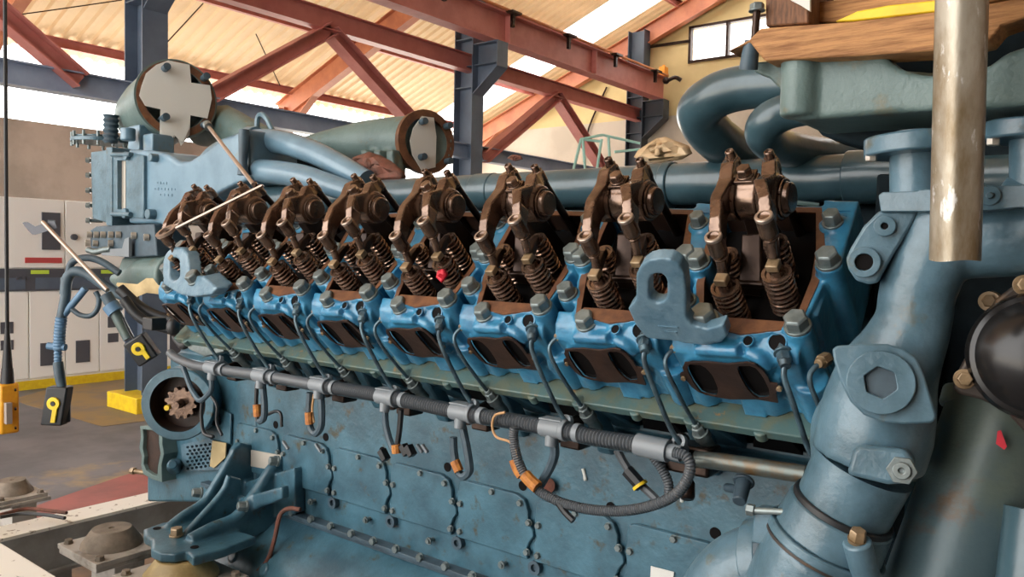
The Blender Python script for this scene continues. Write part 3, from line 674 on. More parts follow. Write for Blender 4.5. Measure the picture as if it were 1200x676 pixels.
n_ = (pb[0] - pb[1]).normalized()
build('union_nut', MB().hexbolt(pb[1], n_, .0115, .022, False).cyl(pb[1] - n_ * .008, pb[1], .007, .010), M['brass'], lp, bevel=.001)
n_ = (pb[-2] - pb[-1]).normalized(); q = pb[-1]
build('banjo_nut', MB().hexbolt(q - n_ * .004, n_, .0125, .016, False).cyl(q - n_ * .022, q - n_ * .004, .016).cyl(q - n_ * .06, q - n_ * .02, .012, .013).cyl(q + n_ * .012, q + n_ * .02, .009, .007), M['steel'], lp, bevel=.001)
for k in range(1, 8): copy_tree(fp, SH(k), eng); copy_tree(lp, SH(k), eng)

# ---- lifting eyes
def leye(name, k, shift, mt):
    Q = lambda pts, u: [H(*seen(px, py, 0, u=u), 0) for px, py in pts]
    outer = [(745, 322), (751, 311), (760, 305), (772, 303), (785, 304), (796, 311), (802, 322), (804, 340), (804, 372), (812, 382), (828, 386), (848, 380), (852, 394), (846, 401), (820, 403), (790, 400), (757, 396), (744, 380), (736, 362), (745, 350)]
    b = MB(); plate_seen(b, outer, [slot(771, 331, 345, 10.5)], H(-.08, .012, .15), -UU, UU * .024)
    # foot behind, clasping the two head bolts
    f1 = [(-.052, .0), (.0, .0), (.0, .066), (-.05, .07)]
    b.prism([H(x, u, .074) for x, u in ((-.070, .014), (-.030, .012), (.002, .022), (.004, .055), (-.02, .072), (-.06, .066))], WW * .030)
    b.prism([H(x, u, .088) for x, u in ((-.156, .034), (-.10, .020), (-.10, .074), (-.135, .084), (-.156, .066))], WW * .026)
    e = build('lifting_eye', b, mt, eng, remesh=.0028, smooth=4)
    build('eye_bolt', MB().hexbolt(H(-.026, .042, .104), WW, .0215, .028), M['steel'], e, bevel=.0015); build('eye_bolt', MB().hexbolt(H(-.130, .058, .113), WW, .0205, .027), M['steel'], e, bevel=.0015)
    for j, ln in enumerate((.036, .022)):
        build('cast_lettering', MB().box(H(*seen(783 + 3 * j, 383 + 6 * j, 0, u=.0105), 0), (ln, .002, .003), (X_, UU, WW)), mt, e)
    return e
le = leye('lifting_eye', 0, 0, M['lift'])
p_ = at(206, 342, Y=1.235); n_ = V((-.12, -.97, .22)).normalized()
out2 = [(191, 333), (190, 318), (191, 304), (196, 294), (204, 289), (213, 290), (219, 296), (221, 310), (222, 322), (238, 323), (254, 337), (247, 345), (226, 348), (210, 345), (198, 338)]
b = MB(); plate_seen(b, out2, [slot(204, 308, 322, 6)], p_, n_, V((.012, .035, .0)))
b.prism(plane_pts([(222, 332), (238, 323), (253, 337), (246, 345), (224, 347)], p_, n_), V((.01, .05, .01)))
le2 = build('lifting_eye', b, M['lift'], eng, remesh=.004, smooth=4)
c_ = plane_pts([(230, 328)], p_ + V((0, .01, 0)), n_)[0]; build('eye_bolt', MB().hexbolt(c_, WW, .022, .028), M['steel'], le2, bevel=.0015)

# ---- wiring rail
LP_ = [(199, 413), (206, 419), (222, 426), (245, 431), (304, 439), (373, 451), (451, 464), (539, 483), (600, 493), (648, 502), (700, 513), (752, 521), (786, 529), (800, 531)]
YL = 1.32
lpts = ats(LP_, Y=YL)
loom = build('wiring_rail', MB().tube(lpts[:6], [.013, .0135, .0135, .014, .015, .015], 12, 8), M['conduit'], eng)
build('corrugated_conduit', MB().corr(lpts[5:12], .0172, .0075, .003), M['conduit'], loom)
build('back_tube', MB().tube([p + V((0, .03, -.018)) for p in lpts[3:]], .009, 8, 4), M['tube'], loom)
def tclip(px, py, L=.05, r=.019):
    p = at(px, py, Y=YL); d = (at(px + 20, py + 3.4, Y=YL) - at(px, py, Y=YL)).normalized()
    b = MB().cyl(p - d * L / 2, p + d * L / 2, r).cyl(p + d * (L / 2), p + d * (L / 2 + .012), r * 1.12).cyl(p, p + V((0, -.004, -.036)), r * .72, r * .62).box(p + V((0, .004, r)), (L * 1.1, .03, .004), (d, Y_, Z_))
    c = build('tee_clip', b, M['clip'], loom, bevel=.0015)
    p2 = p + d * (L * 1.25); build('cable_tie', MB().cyl(p2 - d * .006, p2 + d * .006, r * .99), M['clip'], loom)
for px, py in ((249, 431), (306, 440), (374, 451), (452, 465), (540, 483), (647, 502)): tclip(px, py)
p = at(772, 526, Y=YL); d = (at(790, 530, Y=YL) - p).normalized(); build('tee_clip', MB().cyl(p - d * .045, p + d * .02, .021).cyl(p + d * .02, p + d * .045, .0145), M['clip'], loom)
# loops and leads
def lead(name, pts, r, mt, Y=1.34, corr=False, extra=None, n=6):
    P = [at(q[0], q[1], Y=(q[2] if len(q) > 2 else Y)) for q in pts]
    o = build(name, MB().corr(P, r, .005, .0016) if corr else MB().tube(P, r, 8, n), M[mt], loom); return o
lead('loop_conduit', [(790, 530), (803, 534), (809, 545), (805, 562), (792, 579), (768, 591), (735, 598), (700, 598), (668, 592), (645, 583), (628, 572), (615, 556), (606, 535), (602, 512), (603, 500)], .0105, 'conduit', 1.30, True)
lead('loop_lead', [(601, 500), (601, 520), (606, 545), (616, 563), (628, 573)], .007, 'black', 1.31)
build('tape_wrap', MB().tube(ats([(603, 538), (607, 549), (612, 557)], Y=1.305), .0125, 10, 4), M['tape'], loom)
build('tape_wrap', MB().tube(ats([(615, 556), (622, 564), (630, 571)], Y=1.295), .0135, 10, 4), M['tape'], loom)
lead('tan_wire', [(592, 483), (580, 487), (577, 500), (582, 512), (596, 517), (603, 524), (607, 540)], .0028, 'wire', 1.295)
lead('drop_lead', [(648, 512), (650, 530), (646, 545), (638, 560), (632, 570)], .010, 'hose', 1.325)
lead('drop_lead', [(247, 438), (248, 455), (244, 462), (235, 469), (228, 462), (222, 450), (214, 428)], .0085, 'hose')
lead('drop_lead', [(237, 468), (236, 488), (239, 507), (250, 512)], .006, 'black', 1.40)
lead('drop_lead', [(246, 462), (254, 475), (254, 495), (260, 510)], .005, 'black', 1.42)
lead('drop_lead', [(308, 450), (310, 475), (309, 490), (304, 494)], .0095, 'hose')
lead('drop_lead', [(301, 450), (300, 480), (302, 493)], .006, 'black')
lead('drop_lead', [(309, 488), (322, 482), (329, 485), (330, 500)], .005, 'black', 1.45)
lead('drop_lead', [(376, 460), (377, 485), (376, 500), (370, 508), (364, 502), (362, 485), (363, 460)], .0095, 'hose')
lead('drop_lead', [(368, 462), (366, 480), (368, 495)], .003, 'wire')
lead('drop_lead', [(451, 475), (452, 498), (458, 520), (463, 530)], .0085, 'hose'); lead('drop_lead', [(470, 480), (468, 505), (464, 530)], .007, 'black')
lead('drop_lead', [(540, 492), (546, 520), (550, 545), (549, 554), (542, 558), (536, 550), (532, 530), (531, 512)], .0095, 'hose')
lead('drop_lead', [(723, 527), (733, 545), (745, 562), (762, 578), (772, 588)], .0085, 'conduit', 1.38)
lead('drop_lead', [(764, 533), (776, 550), (783, 565), (784, 580)], .010, 'conduit', 1.36, True)
build('yellow_connector', MB().tube(ats([(735, 551), (744, 561), (752, 570)], Y=1.37), .0135, 8, 3), M['black'], loom)
build('yellow_ring', MB().tube(ats([(749, 567), (751, 570)], Y=1.37), .016, 12, 1), M['yellow'], loom)
for pts in ([(301, 474), (302, 488)], [(362, 483), (363, 497)], [(464, 521), (465, 531)], [(533, 540), (538, 552)]):
    build('tape_wrap', MB().tube(ats(pts, Y=1.335), .0115, 10, 1), M['tape'], loom)
for px, py in ((450, 533), (475, 527), (481, 528)): build('plug', MB().bar(at(px - 3, py - 6, Y=1.34), at(px + 3, py + 6, Y=1.34), .02, .016), M['black'], loom, bevel=.002)
lead('tie_tail', [(655, 590), (662, 600), (672, 610)], .007, 'black', 1.295, n=2)
for px, py in ((335, 521), (492, 525), (498, 525), (373, 524)): build('wire_end', MB().bar(at(px - 3, py - 4, Y=1.36), at(px + 3, py + 5, Y=1.36), .008, .006), M['clip'], loom)
# dark sensor clamps behind the rail
for k in range(7):
    q = at(575, 475, Y=1.46) + X_ * (.5 - .25 * k)
    b = MB().cyl(q, q + V((.0, -.09, -.02)), .016).box(q + V((.02, -.04, -.03)), (.05, .05, .035)); build('sensor_clamp', b, M['oilydark'], loom, bevel=.004)

# ---- lower right of the crankcase: rust stained pipe, tap
b = MB().tube(ats([(815, 538), (845, 541), (880, 546), (945, 556)], Y=1.36), .0155, 14, 4); rp = build('oil_rail', b, M['rusttube'], eng)
q = at(812, 536, Y=1.40); build('oil_rail_block', MB().box(q, (.09, .06, .055)).cyl(q + V((0, -.02, -.04)), q + V((.01, -.04, -.07)), .014), M['oilydark'], rp, bevel=.006)
q0, q1 = at(872, 563, Y=1.38), at(866, 588, Y=1.34)
b = MB().cyl(q0, q1, .0145, .012).cyl(q0, q0.lerp(q1, .12), .019).cyl(at(851, 571, Y=1.40), at(868, 574, Y=1.38), .008); build('drain_tap', b, M['hose'], rp, bevel=.002)
build('note_label', MB().prism(ats([(763, 663), (790, 670), (788, 690), (762, 684)], Y=1.545), (0, -.0015, 0)), M['paper'], crank)
for pts in ([(683, 549), (685, 556), (686, 563)], [(800, 572), (799, 588)]): build('chalk_mark', MB().tube(ats(pts, Y=1.557), .004, 6, 2), M['paper'], crank)
# dark red bore behind tape
b = MB().cyl(at(641, 569, Y=1.562), at(641, 569, Y=1.535), .019); build('plug_boss', b, M['rag'], crank)

# ================================================================== CENTRE MANIFOLD AND THE NEAR END
def rp_(px, p): return px * dep(p) / F
def psweep(b, pts, Y=None, seg=20, steps=6, flat=None):
    """pts: (px, py, radius px[, Y]) -> tube"""
    P = [at(q[0], q[1], Y=(q[3] if len(q) > 3 else Y)) for q in pts]
    return b.tube(P, [rp_(q[2], p) for q, p in zip(pts, P)], seg, steps, flat)
ZM = 1.822; YM = 1.75
xr = at(1036, 205, Y=YM).x
b = MB().cyl((-2.50, YM, ZM), (xr, YM, ZM), .050, seg=36)
man = build('manifold_pipe', b, M['deepblue'], eng)
for px, L, r in ((570, .035, .0525), (600, .012, .0555), (785, .012, .0555), (772, .035, .0525), (1022, .05, .0560), (345, .03, .053)):
    x = at(px, 215, Y=YM).x; build('joint_sleeve', MB().cyl((x - L, YM, ZM), (x + L, YM, ZM), r, seg=36), M['deepblue'], man, bevel=.003)
b = MB().cyl((xr + .03, YM + .05, ZM - .01), (xr + .8, YM + .05, ZM - .01), .05, seg=28); build('manifold_pipe', b, M['deepblue'], eng)
for px in (615, 900):
    x = at(px, 245, Y=YM).x; build('support_strap', MB().tube([V((x - .12, YM - .03, ZM - .055)), V((x, YM - .045, ZM - .045)), V((x + .12, YM - .03, ZM - .058))], .005, 6, 3), M['green'], man)
build('valley_dark_fill', MB().box((-1.40, 1.96, 1.672), (2.1, .36, .23)).box((-.35, 1.95, 1.5), (.06, .75, .62)), M['recess'], eng, bevel=.006)  # dark filler added under the manifold, valley shade put into its colour
# end case behind the near pipes; its near-black colour paints in the shade
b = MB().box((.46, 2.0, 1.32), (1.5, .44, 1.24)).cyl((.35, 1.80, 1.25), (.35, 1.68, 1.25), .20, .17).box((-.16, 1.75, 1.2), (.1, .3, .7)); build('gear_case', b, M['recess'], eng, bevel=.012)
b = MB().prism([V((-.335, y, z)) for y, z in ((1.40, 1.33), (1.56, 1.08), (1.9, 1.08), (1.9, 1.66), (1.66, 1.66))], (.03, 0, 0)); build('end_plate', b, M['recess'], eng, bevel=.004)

# near coolant casting
YP = 1.2
b = MB()
psweep(b, [(1110, 246, 44), (1100, 275, 46), (1085, 310, 44), (1074, 345, 41), (1070, 375, 41), (1058, 405, 46), (1040, 440, 56), (1030, 475, 62), (1024, 505, 64), (1016, 538, 62)], YP, 28)
psweep(b, [(1085, 285, 40), (1130, 282, 45), (1180, 275, 50), (1240, 268, 54)], 1.22, 24)
psweep(b, [(1165, 245, 40, 1.24), (1205, 255, 45, 1.24), (1240, 262, 50, 1.24)], None, 20)
psweep(b, [(985, 470, 20), (975, 500, 24), (985, 540, 34)], 1.21, 16)
el = build('coolant_elbow', b, M['pipe'], eng, remesh=.0045, smooth=10)
b = MB().prism(ats([(1029, 229), (1034, 225), (1075, 224), (1077, 222), (1240, 214), (1240, 240), (1150, 247), (1078, 248), (1032, 248)], Y=1.14), (0, .16, 0))
build('top_flange', b, M['pipe'], el, bevel=.005)
c = at(1160, 229, Y=1.138); build('flange_lug', MB().cyl(c + Y_ * .03, c, rp_(12, c)).cyl(c, c - Y_ * .003, rp_(4, c)), M['pipe'], el, bevel=.002)
# pads and bolt washers
def facing(p, k=1.0): n = (CAM - p).normalized(); n = (n * k + V((0, -1, 0)) * (1 - k)).normalized(); return n
p0 = at(1030, 290, Y=1.145); n0 = facing(p0, .8)
br = plane_pts([(1030, 247), (1077, 247), (1066, 268), (1040, 310), (1028, 332), (1018, 333), (1003, 329), (994, 315), (991, 303), (997, 290), (1012, 265)], p0, n0)
bk = build('bolt_bracket', MB().prism(br, n0 * -.045), M['pipe'], el, bevel=.004)
for (px, py, ro, ri, th) in ((1037, 265, 12, 4, .008), (1013, 307, 18, 10, .010)):
    c = plane_pts([(px, py)], p0, n0)[0]; ro, ri = rp_(ro, c), rp_(ri, c)
    build('bolt_washer', MB().lathe([(ro, 0), (ro, th), (ri, th), (ri * .95, th * .2)], c, n0, 28, caps=False).cyl(c, c + n0 * .002, ri), M['pipe'], bk, bevel=.001)
    build('bolt_recess', MB().cyl(c, c + n0 * (th * .5), ri * .95), M['hole_dark'], bk)
# lens flange with the hexagon socket plug
p1 = at(1032, 448, Y=1.105); n1 = facing(p1, .9)
lens = plane_pts([(975, 409), (981, 405), (1010, 403), (1040, 403), (1058, 408), (1074, 420), (1082, 436), (1090, 462), (1098, 487), (1096, 493), (1090, 496), (1060, 497), (1035, 495), (1012, 486), (996, 470), (984, 445), (977, 422)], p1, n1)
b = MB().prism(lens, n1 * -.016); c = p1
lf = build('plug_flange', b, M['pipe'], el, bevel=.003)
b = MB(); R_ = rp_(37, c); r_ = rp_(19, c); ax, ay, az = frame_of(n1); ro = PI / 6 * .6
hexo = [c + ax * (R_ * math.cos(2 * PI * i / 36)) + ay * (R_ * math.sin(2 * PI * i / 36)) for i in range(36)]
hexi = []
for i in range(36):
    a = 2 * PI * i / 36; s6 = PI / 3; t_ = ((a + ro) % s6) - s6 / 2; rr_ = r_ * math.cos(PI / 6) / math.cos(t_); hexi.append(c + ax * (rr_ * math.cos(a)) + ay * (rr_ * math.sin(a)))
b.ringprism(hexo, hexi, n1 * .010)
build('socket_plug', b, M['pipe'], lf, bevel=.0012)
build('plug_floor', MB().prism([p + n1 * .0005 for p in hexi], n1 * .001), M['hose'], lf)
# lower pad with hexagon plug
p2 = at(1030, 540, Y=1.10); n2 = facing(p2, .7)
b = MB().prism(plane_pts([(992, 556), (999, 528), (1006, 521), (1060, 526), (1072, 540), (1068, 566), (1040, 568)], p2, n2), n2 * -.05); pad = build('plug_pad', b, M['pipe'], el, bevel=.006)
c = plane_pts([(1057, 551)], p2, n2)[0]; b = MB().lathe([(rp_(17, c), 0), (rp_(17, c), .006)], c, n2, 6).lathe([(rp_(10, c), .006), (rp_(10, c), .012), (rp_(3.5, c), .012), (rp_(3, c), .008)], c, n2, 24)
build('drain_plug', b, M['steel'], pad, bevel=.001)
# spigot, O ring and coupling below
def pc_(a, q, ra, rb, Y=YP, seg=36): A, B_ = at(*a, Y=Y), at(*q, Y=Y); return MB().cyl(A, B_, rp_(ra, A), rp_(rb, B_), seg=seg)
sg = build('spigot', pc_((1012, 545), (985, 600), 56, 53), M['pipe'], eng)
build('rubber_ring', pc_((989, 592), (985.5, 599), 58, 58), M['black'], sg, bevel=.002); build('rubber_ring', pc_((984, 602), (982, 606), 58, 58), M['black'], sg, bevel=.001)
cp = build('coupling', pc_((986, 598), (970, 630), 60, 63), M['pipe'], eng, bevel=.003)
build('coupling_flange', pc_((970, 630), (965, 640), 68, 68), M['pipe'], cp, bevel=.003); build('gasket_line', pc_((965.4, 639), (964, 642), 67.5, 67.5), M['brownfl'], cp)
b = MB(); psweep(b, [(964, 642, 64), (945, 680, 64), (925, 730, 66)], YP, 28); build('lower_bend', b, M['pipe'], eng, remesh=.0045)
c = at(1004, 634, Y=1.13); build('flange_ear', MB().cyl(c + V((.01, .02, -.055)), c + V((0, .0, 0)), .019), M['pipe'], cp, bevel=.003); build('ear_bolt', MB().hexbolt(c, V((.15, -.25, .9)), .011, .018, False).lathe([(.0115, -.001), (.0125, .004)], c, V((.15, -.25, .9))), M['brass'], cp)
# side branch elbow with hose clamp
b = MB(); psweep(b, [(838, 760, 50), (842, 712, 50), (866, 676, 49), (902, 660, 48), (950, 658, 48)], 1.24, 26); sb = build('branch_elbow', b, M['pipe'], eng, remesh=.0045)
build('hose_collar', pc_((903, 660), (942, 658), 52, 54, 1.24), M['hose'], sb, bevel=.003)
A = at(895, 655, Y=1.24); b = MB().cyl(at(886, 661, Y=1.24), at(906, 660, Y=1.24), rp_(52.5, A), seg=36); cl = build('clamp_band', b, M['pipe'], sb, bevel=.002)
b = MB().prism(ats([(884, 598), (887, 594), (906, 596), (904, 640), (880, 636), (882, 615)], Y=1.165), (0, .02, 0)); build('clamp_lug', b, M['pipe'], cl, bevel=.003)
build('clamp_bolt', MB().cyl(at(882, 598, Y=1.16), at(925, 600, Y=1.16), .005).hexbolt(at(884, 598, Y=1.16), V((-1, -.1, 0)), .009, .012, False), M['steel'], cl)
# filter cylinder and black pump cover at the right edge
A, B_ = at(1178, 478, Y=1.34), at(1098, 720, Y=1.28)
fc = build('filter_cylinder', MB().cyl(A, B_, rp_(60, A), rp_(66, B_), seg=40), M['cyl'], eng)
build('red_paint_mark', MB().prism(plane_pts([(1169, 505), (1173, 504), (1180, 523), (1177, 527), (1167, 520)], at(1174, 515, Y=1.245), facing(at(1174, 515, Y=1.245))), facing(at(1174, 515, Y=1.245)) * .002), M['red'], fc)
b = MB().cyl(at(1222, 600, Y=1.26), at(1205, 760, Y=1.22), .045, seg=24); build('side_pipe', b, M['deepblue'], eng)
p3 = at(1170, 430, Y=1.18); n3 = (facing(p3, .6) + V((.15, 0, .05))).normalized()
b = MB().prism(plane_pts([(1260, 300), (1205, 322), (1168, 350), (1148, 382), (1134, 415), (1122, 438), (1117, 455), (1125, 462), (1150, 468), (1180, 482), (1215, 520), (1260, 520)], p3, n3), n3 * -.02)
pc = build('pump_flange', b, M['brownfl'], eng, bevel=.004)
c = plane_pts([(1218, 418)], p3, n3)[0]; Rr = rp_(76, c)
b = MB().lathe([(Rr, -.01), (Rr, .004), (Rr * .95, .012), (Rr * .88, .014), (Rr * .80, .024), (Rr * .6, .040), (Rr * .35, .050), (.002, .053)], c, n3, 48); build('pump_dome', b, M['cover'], pc)
for px, py in ((1130, 444), (1200, 334)):
    c = plane_pts([(px, py)], p3, n3)[0]; build('flange_bolt', MB().lathe([(.013, 0), (.013, .003)], c, n3, 24).hexbolt(c + n3 * .002, n3, .0095, .010, False), M['brass'], pc, bevel=.0008)
c = at(1159, 353, Y=1.32); build('flange_bolt', MB().lathe([(.014, 0), (.014, .03)], c + Y_ * .03, V((0, -1, 0)), 24).hexbolt(c - Y_ * .0, V((.1, -1, .1)), .0095, .010, False), M['brass'], pc)
b = MB().cyl(at(1178, 470, Y=1.36), at(1172, 492, Y=1.35), rp_(66, at(1170, 490, Y=1.35)), seg=36); build('cylinder_collar', b, M['cyl'], fc, bevel=.004)
c = at(1022, 378, Y=1.2) + V((-.04, -.0, 0)); build('side_screw', MB().ball(at(1031, 377, Y=1.2), .009, 12), M['brass'], el)

# upper necks, flanges and the pale casting with its bores
NK = [(1072, 200, 27), (1215, 195, 28)]
for i, (px, py, r) in enumerate(NK):
    A = at(px, py + 30, Y=1.24); B_ = at(px, py - 45, Y=1.24)
    nk = build('neck', MB().cyl(A, B_, rp_(r, A), seg=32), M['pipe'], eng)
    C1, C2 = at(px + (2 if i == 0 else 0), py - 18 - 12 * i, Y=1.24), at(px + 2, py - 40 - 12 * i, Y=1.24)
    build('neck_flange', MB().cyl(C1, C2, rp_(57, C1), seg=40), M['pipe'], nk, bevel=.003)
    c = at(px - 51, py - 15 - 14 * i, Y=1.21); build('flange_bolt', MB().hexbolt(c + Z_ * .004, (0, 0, -1), .008, .009, False), M['aluminium'], nk)
FRONT = [(914, 66), (1036, 62), (1044, 72), (1058, 81), (1080, 87), (1106, 88), (1135, 85), (1160, 76), (1178, 62), (1240, 40), (1250, 110), (1200, 124), (1150, 127), (1060, 131), (985, 137), (935, 141), (921, 137), (916, 130)]
b = MB().prism(ats(FRONT, Y=1.16), (.0, .16, .0)).prism(ats([(914, 72), (1240, 95), (1250, 110), (1200, 124), (1150, 127), (1060, 131), (985, 137), (935, 141), (916, 130)], Y=1.30), (0, .2, 0))
cc = at(939, 66, Y=1.165); b.cyl(cc, at(936, 138, Y=1.165), rp_(22, cc), rp_(22, cc))
tray = build('bridge_casting', b, M['green'], eng, remesh=.0042, smooth=6)
build('bore_floor', MB().prism(ats([(1030, 45), (1250, 20), (1250, 100), (1040, 105)], Y=1.33), (0, .02, 0)), M['recess'], tray)  # dark sheet: shade inside the notch is painted by its colour
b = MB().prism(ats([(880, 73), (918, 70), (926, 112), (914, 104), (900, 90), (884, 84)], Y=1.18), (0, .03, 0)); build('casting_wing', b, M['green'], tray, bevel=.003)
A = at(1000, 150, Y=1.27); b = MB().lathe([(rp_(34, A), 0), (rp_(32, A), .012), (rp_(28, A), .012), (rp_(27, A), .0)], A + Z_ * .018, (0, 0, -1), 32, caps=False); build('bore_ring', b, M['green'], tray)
b = MB().prism(ats([(940, 132), (1075, 128), (1062, 168), (1010, 172), (962, 158)], Y=1.34), (0, .14, 0)); build('casting_underside', b, M['recess'], tray, bevel=.008)  # shade under the casting is put into its dark colour
# the two dark bent pipes
b = MB(); psweep(b, [(960, 97, 26), (915, 99, 26), (870, 103, 26), (838, 113, 26), (820, 133, 27, 1.62), (837, 160, 26, 1.70), (875, 186, 25, 1.85), (925, 205, 24, 1.98)], 1.58, 24, 8); build('return_bend_pipe', b, M['deepblue'], eng)
b = MB(); psweep(b, [(965, 124, 20), (925, 130, 21), (900, 143, 22), (897, 160, 22, 1.56), (920, 174, 21, 1.68), (985, 184, 20, 1.86), (1060, 190, 20, 1.95)], 1.52, 24, 8); build('return_bend_pipe', b, M['deepblue'], eng)
c = at(868, 92, Y=1.545); 
# timber and board resting on the casting
b = MB().prism(ats([(878, 46), (891, 33), (1000, 25), (1120, 11), (1250, -12), (1250, 5), (1200, 21), (1174, 30), (1160, 47), (1100, 59), (1000, 65.5), (896, 71), (887, 60), (879, 50), (852, 60)], Y=1.13), (0, .06, 0))
tag(build('timber_beam', b, M['wood'], bevel=.003), 'long brown timber beam lying across the pale engine casting', 'timber')
b = MB().prism(ats([(896, -70), (948, -74), (948, 27.5), (897, 31)], Y=1.15), (0, .12, 0)); tag(build('timber_post', b, M['wooddark'], bevel=.003), 'dark upright timber block standing on the brown beam', 'timber')
b = MB().prism(ats([(952, 3), (1100, -14), (1240, -30), (1240, -14), (1100, 13), (1000, 24), (952, 27)], Y=1.20), (0, .05, 0)); tag(build('timber_plank', b, M['wood'], bevel=.002), 'brown plank behind the yellow board on the timber beam', 'timber')
b = MB().prism(ats([(978, 25), (1004, 13), (1040, 6), (1098, 0), (1130, -4), (1130, 9), (1098, 13.5), (1000, 24.6)], Y=1.17), (0, .025, 0)); tag(build('painted_board', b, M['yellow'], bevel=.002), 'bright yellow painted board lying on the timber beam', 'board')
b = MB().prism(ats([(924, -40), (949, -60), (949, 13), (938, 6), (926, 0)], Y=1.143), (0, .006, 0)); tag(build('paper_sheet', b, M['paper']), 'cream paper corner stuck to the dark upright timber block', 'paper')
# bolt and sleeve at the left end of the beam
sv = empty('sleeved_bolt', at(878, 82, Y=1.15), 'rusty hexagon bolt standing in a dark sleeve at the end of the timber beam', 'bolt')
A, B_ = at(881, 47, Y=1.14), at(877, 81, Y=1.15); build('sleeve', MB().tube([A, A.lerp(B_, .5), B_], [rp_(8, A), rp_(10, A), rp_(11, A)], 14, 3), M['hose'], sv)
A, B_ = at(887, 12, Y=1.14), at(884, 50, Y=1.14); build('shank', MB().cyl(A, B_, rp_(4.5, A)), M['oilydark'], sv); build('hex_head', MB().hexbolt(A - Z_ * .002, Z_, rp_(8.5, A), .012), M['steel'], sv, bevel=.0008)
# galvanised pipe hanging in front
A, B_ = at(1119, 304, D=.93), at(1127, 0, D=.90); up = (B_ - A).normalized(); T_ = B_ + up * 1.1
hp = empty('hanging_pipe', A, 'scratched galvanised pipe hanging upright in front of the engine at the right', 'pipe')
b = MB(); r0 = .0272; n = 28; nseg = 30; ax, ay, az = frame_of(up); vs = []; fs = []
for j in range(nseg + 1):
    for i in range(n):
        a = 2 * PI * i / n; q = r0 * (1 + .03 * math.cos(6 * a))
        base = A + up * (.0012 * math.sin(3 * a) - .002 * (1 if 1.9 < a < 2.6 else 0) if j == 0 else 0)
        vs.append(base + up * ((T_ - A).length * j / nseg) * 1 + ax * (q * math.cos(a)) + ay * (q * math.sin(a)))
for j in range(nseg):
    for i in range(n): a = j * n + i; c = j * n + (i + 1) % n; fs.append((a, c, c + n, a + n))
m_ = len(vs)
for j in (0, nseg):
    for i in range(n): p = vs[j * n + i]; cc = A + up * ((T_ - A).length * j / nseg); vs.append(cc + (p - cc) * .86)
for i in range(n): fs.append((i, (i + 1) % n, m_ + (i + 1) % n, m_ + i)); fs.append((nseg * n + i, nseg * n + (i + 1) % n, m_ + n + (i + 1) % n, m_ + n + i)); fs.append((m_ + i, m_ + (i + 1) % n, m_ + n + (i + 1) % n, m_ + n + i))
build('pipe_wall', b.add(vs, fs), M['galv'], hp)
build('sling', MB().tube([T_ - up * .08, T_ + up * .3, V((T_.x, T_.y, 8.6))], .006, 8, 1).lathe([(.034, 0), (.034, .03)], T_ - up * .1, up, 24), M['black'], hp)

# ================================================================== THE FAR END
# blue duct, cooler front and its neighbours
YF = 1.62
b = MB().prism(ats([(150, 174), (178, 176), (196, 180), (210, 189), (222, 188), (238, 178), (262, 161), (292, 151), (294, 210), (270, 218), (248, 230), (226, 250), (205, 263), (150, 262)], Y=YF), (0, .20, 0))
psweep(b, [(236, 210, 18), (262, 190, 24), (294, 180, 27)], 1.72, 20)
du = build('air_duct', b, M['pipe2'], eng, remesh=.009, smooth=8)
b = MB().prism(ats([(106, 178), (128, 175), (128, 262), (108, 256)], Y=1.66), (0, .2, 0)); cb = build('cooler_end', b, M['pipe'], eng, bevel=.005)
build('flange_strip', MB().prism(ats([(124, 172), (131, 172), (131, 265), (124, 264)], Y=1.60), (0, .26, 0)), M['pipe'], cb, bevel=.004)
for i in range(5):
    c = at(104.5, 188 + 17.6 * i, Y=1.68); build('flange_bolt', MB().hexbolt(c + V((.01, 0, 0)), V((-.6, -.8, 0)), .013, .018).cyl(c + V((.01, .0, 0)), c + V((.02, .05, 0)), .008), M['steel'], cb)
fr = build('cooler_frame', MB().ringprism(ats([(131, 180), (150, 180), (168, 182), (168, 256), (150, 254), (131, 254)], Y=1.605), ats([(137, 188), (143, 188), (147, 188), (147, 245), (143, 245), (137, 245)], Y=1.605), (0, .05, 0)), M['pipe'], cb, bevel=.004)
build('bright_core', MB().prism(ats([(137, 188), (147, 188), (147, 245), (137, 245)], Y=1.625), (0, .02, 0)), M['aluminium'], fr)
for py in (181, 251): build('tie_bar', MB().cyl(at(131, py, Y=1.595), at(153, py, Y=1.595), .009), M['pipe'], fr)
for px, py, r in ((150, 250, 6), (178, 251, 6), (152, 183, 5), (181, 185, 5)): c = at(px, py, Y=1.61); build('boss_bolt', MB().cyl(c + Y_ * .03, c - Y_ * .02, rp_(r, c)), M['pipe'], fr, bevel=.003)
for j, (w_, dx) in enumerate(((14, 3), (27, 0), (18, 6))):
    c0 = at(180 + dx, 214 + 7 * j, Y=YF + .001); c1 = at(180 + dx + w_, 215 + 7 * j, Y=YF + .001)
    n_ = 4 + 3 * (j == 1)
    for i in range(n_): q = c0.lerp(c1, (i + .5) / n_); build('raised_lettering', MB().box(q, (.010, .006, .010 if i % 2 else .006)), M['pipe2'], du)
# top plate with fittings
b = MB().lathe([(.13, 0), (.13, .018), (.115, .022), (.115, .03)], at(118, 168, Y=1.82), Z_, 32); tp = build('cap_plate', b, M['pipe'], eng, bevel=.002)
for i in range(12):
    a = 2 * PI * i / 12; c = at(118, 168, Y=1.82) + V((.122 * math.cos(a), .122 * math.sin(a), .0)); build('cap_bolt', MB().cyl(c - Z_ * .02, c + Z_ * .045, .007), M['steel'], tp)
b = MB().box(at(172, 165, Y=1.8), (.10, .12, .12)).cyl(at(150, 165, Y=1.7), at(150, 150, Y=1.7), .03).box(at(186, 172, Y=1.78), (.08, .10, .1)); build('valve_block', b, M['pipe2'], eng, bevel=.006)
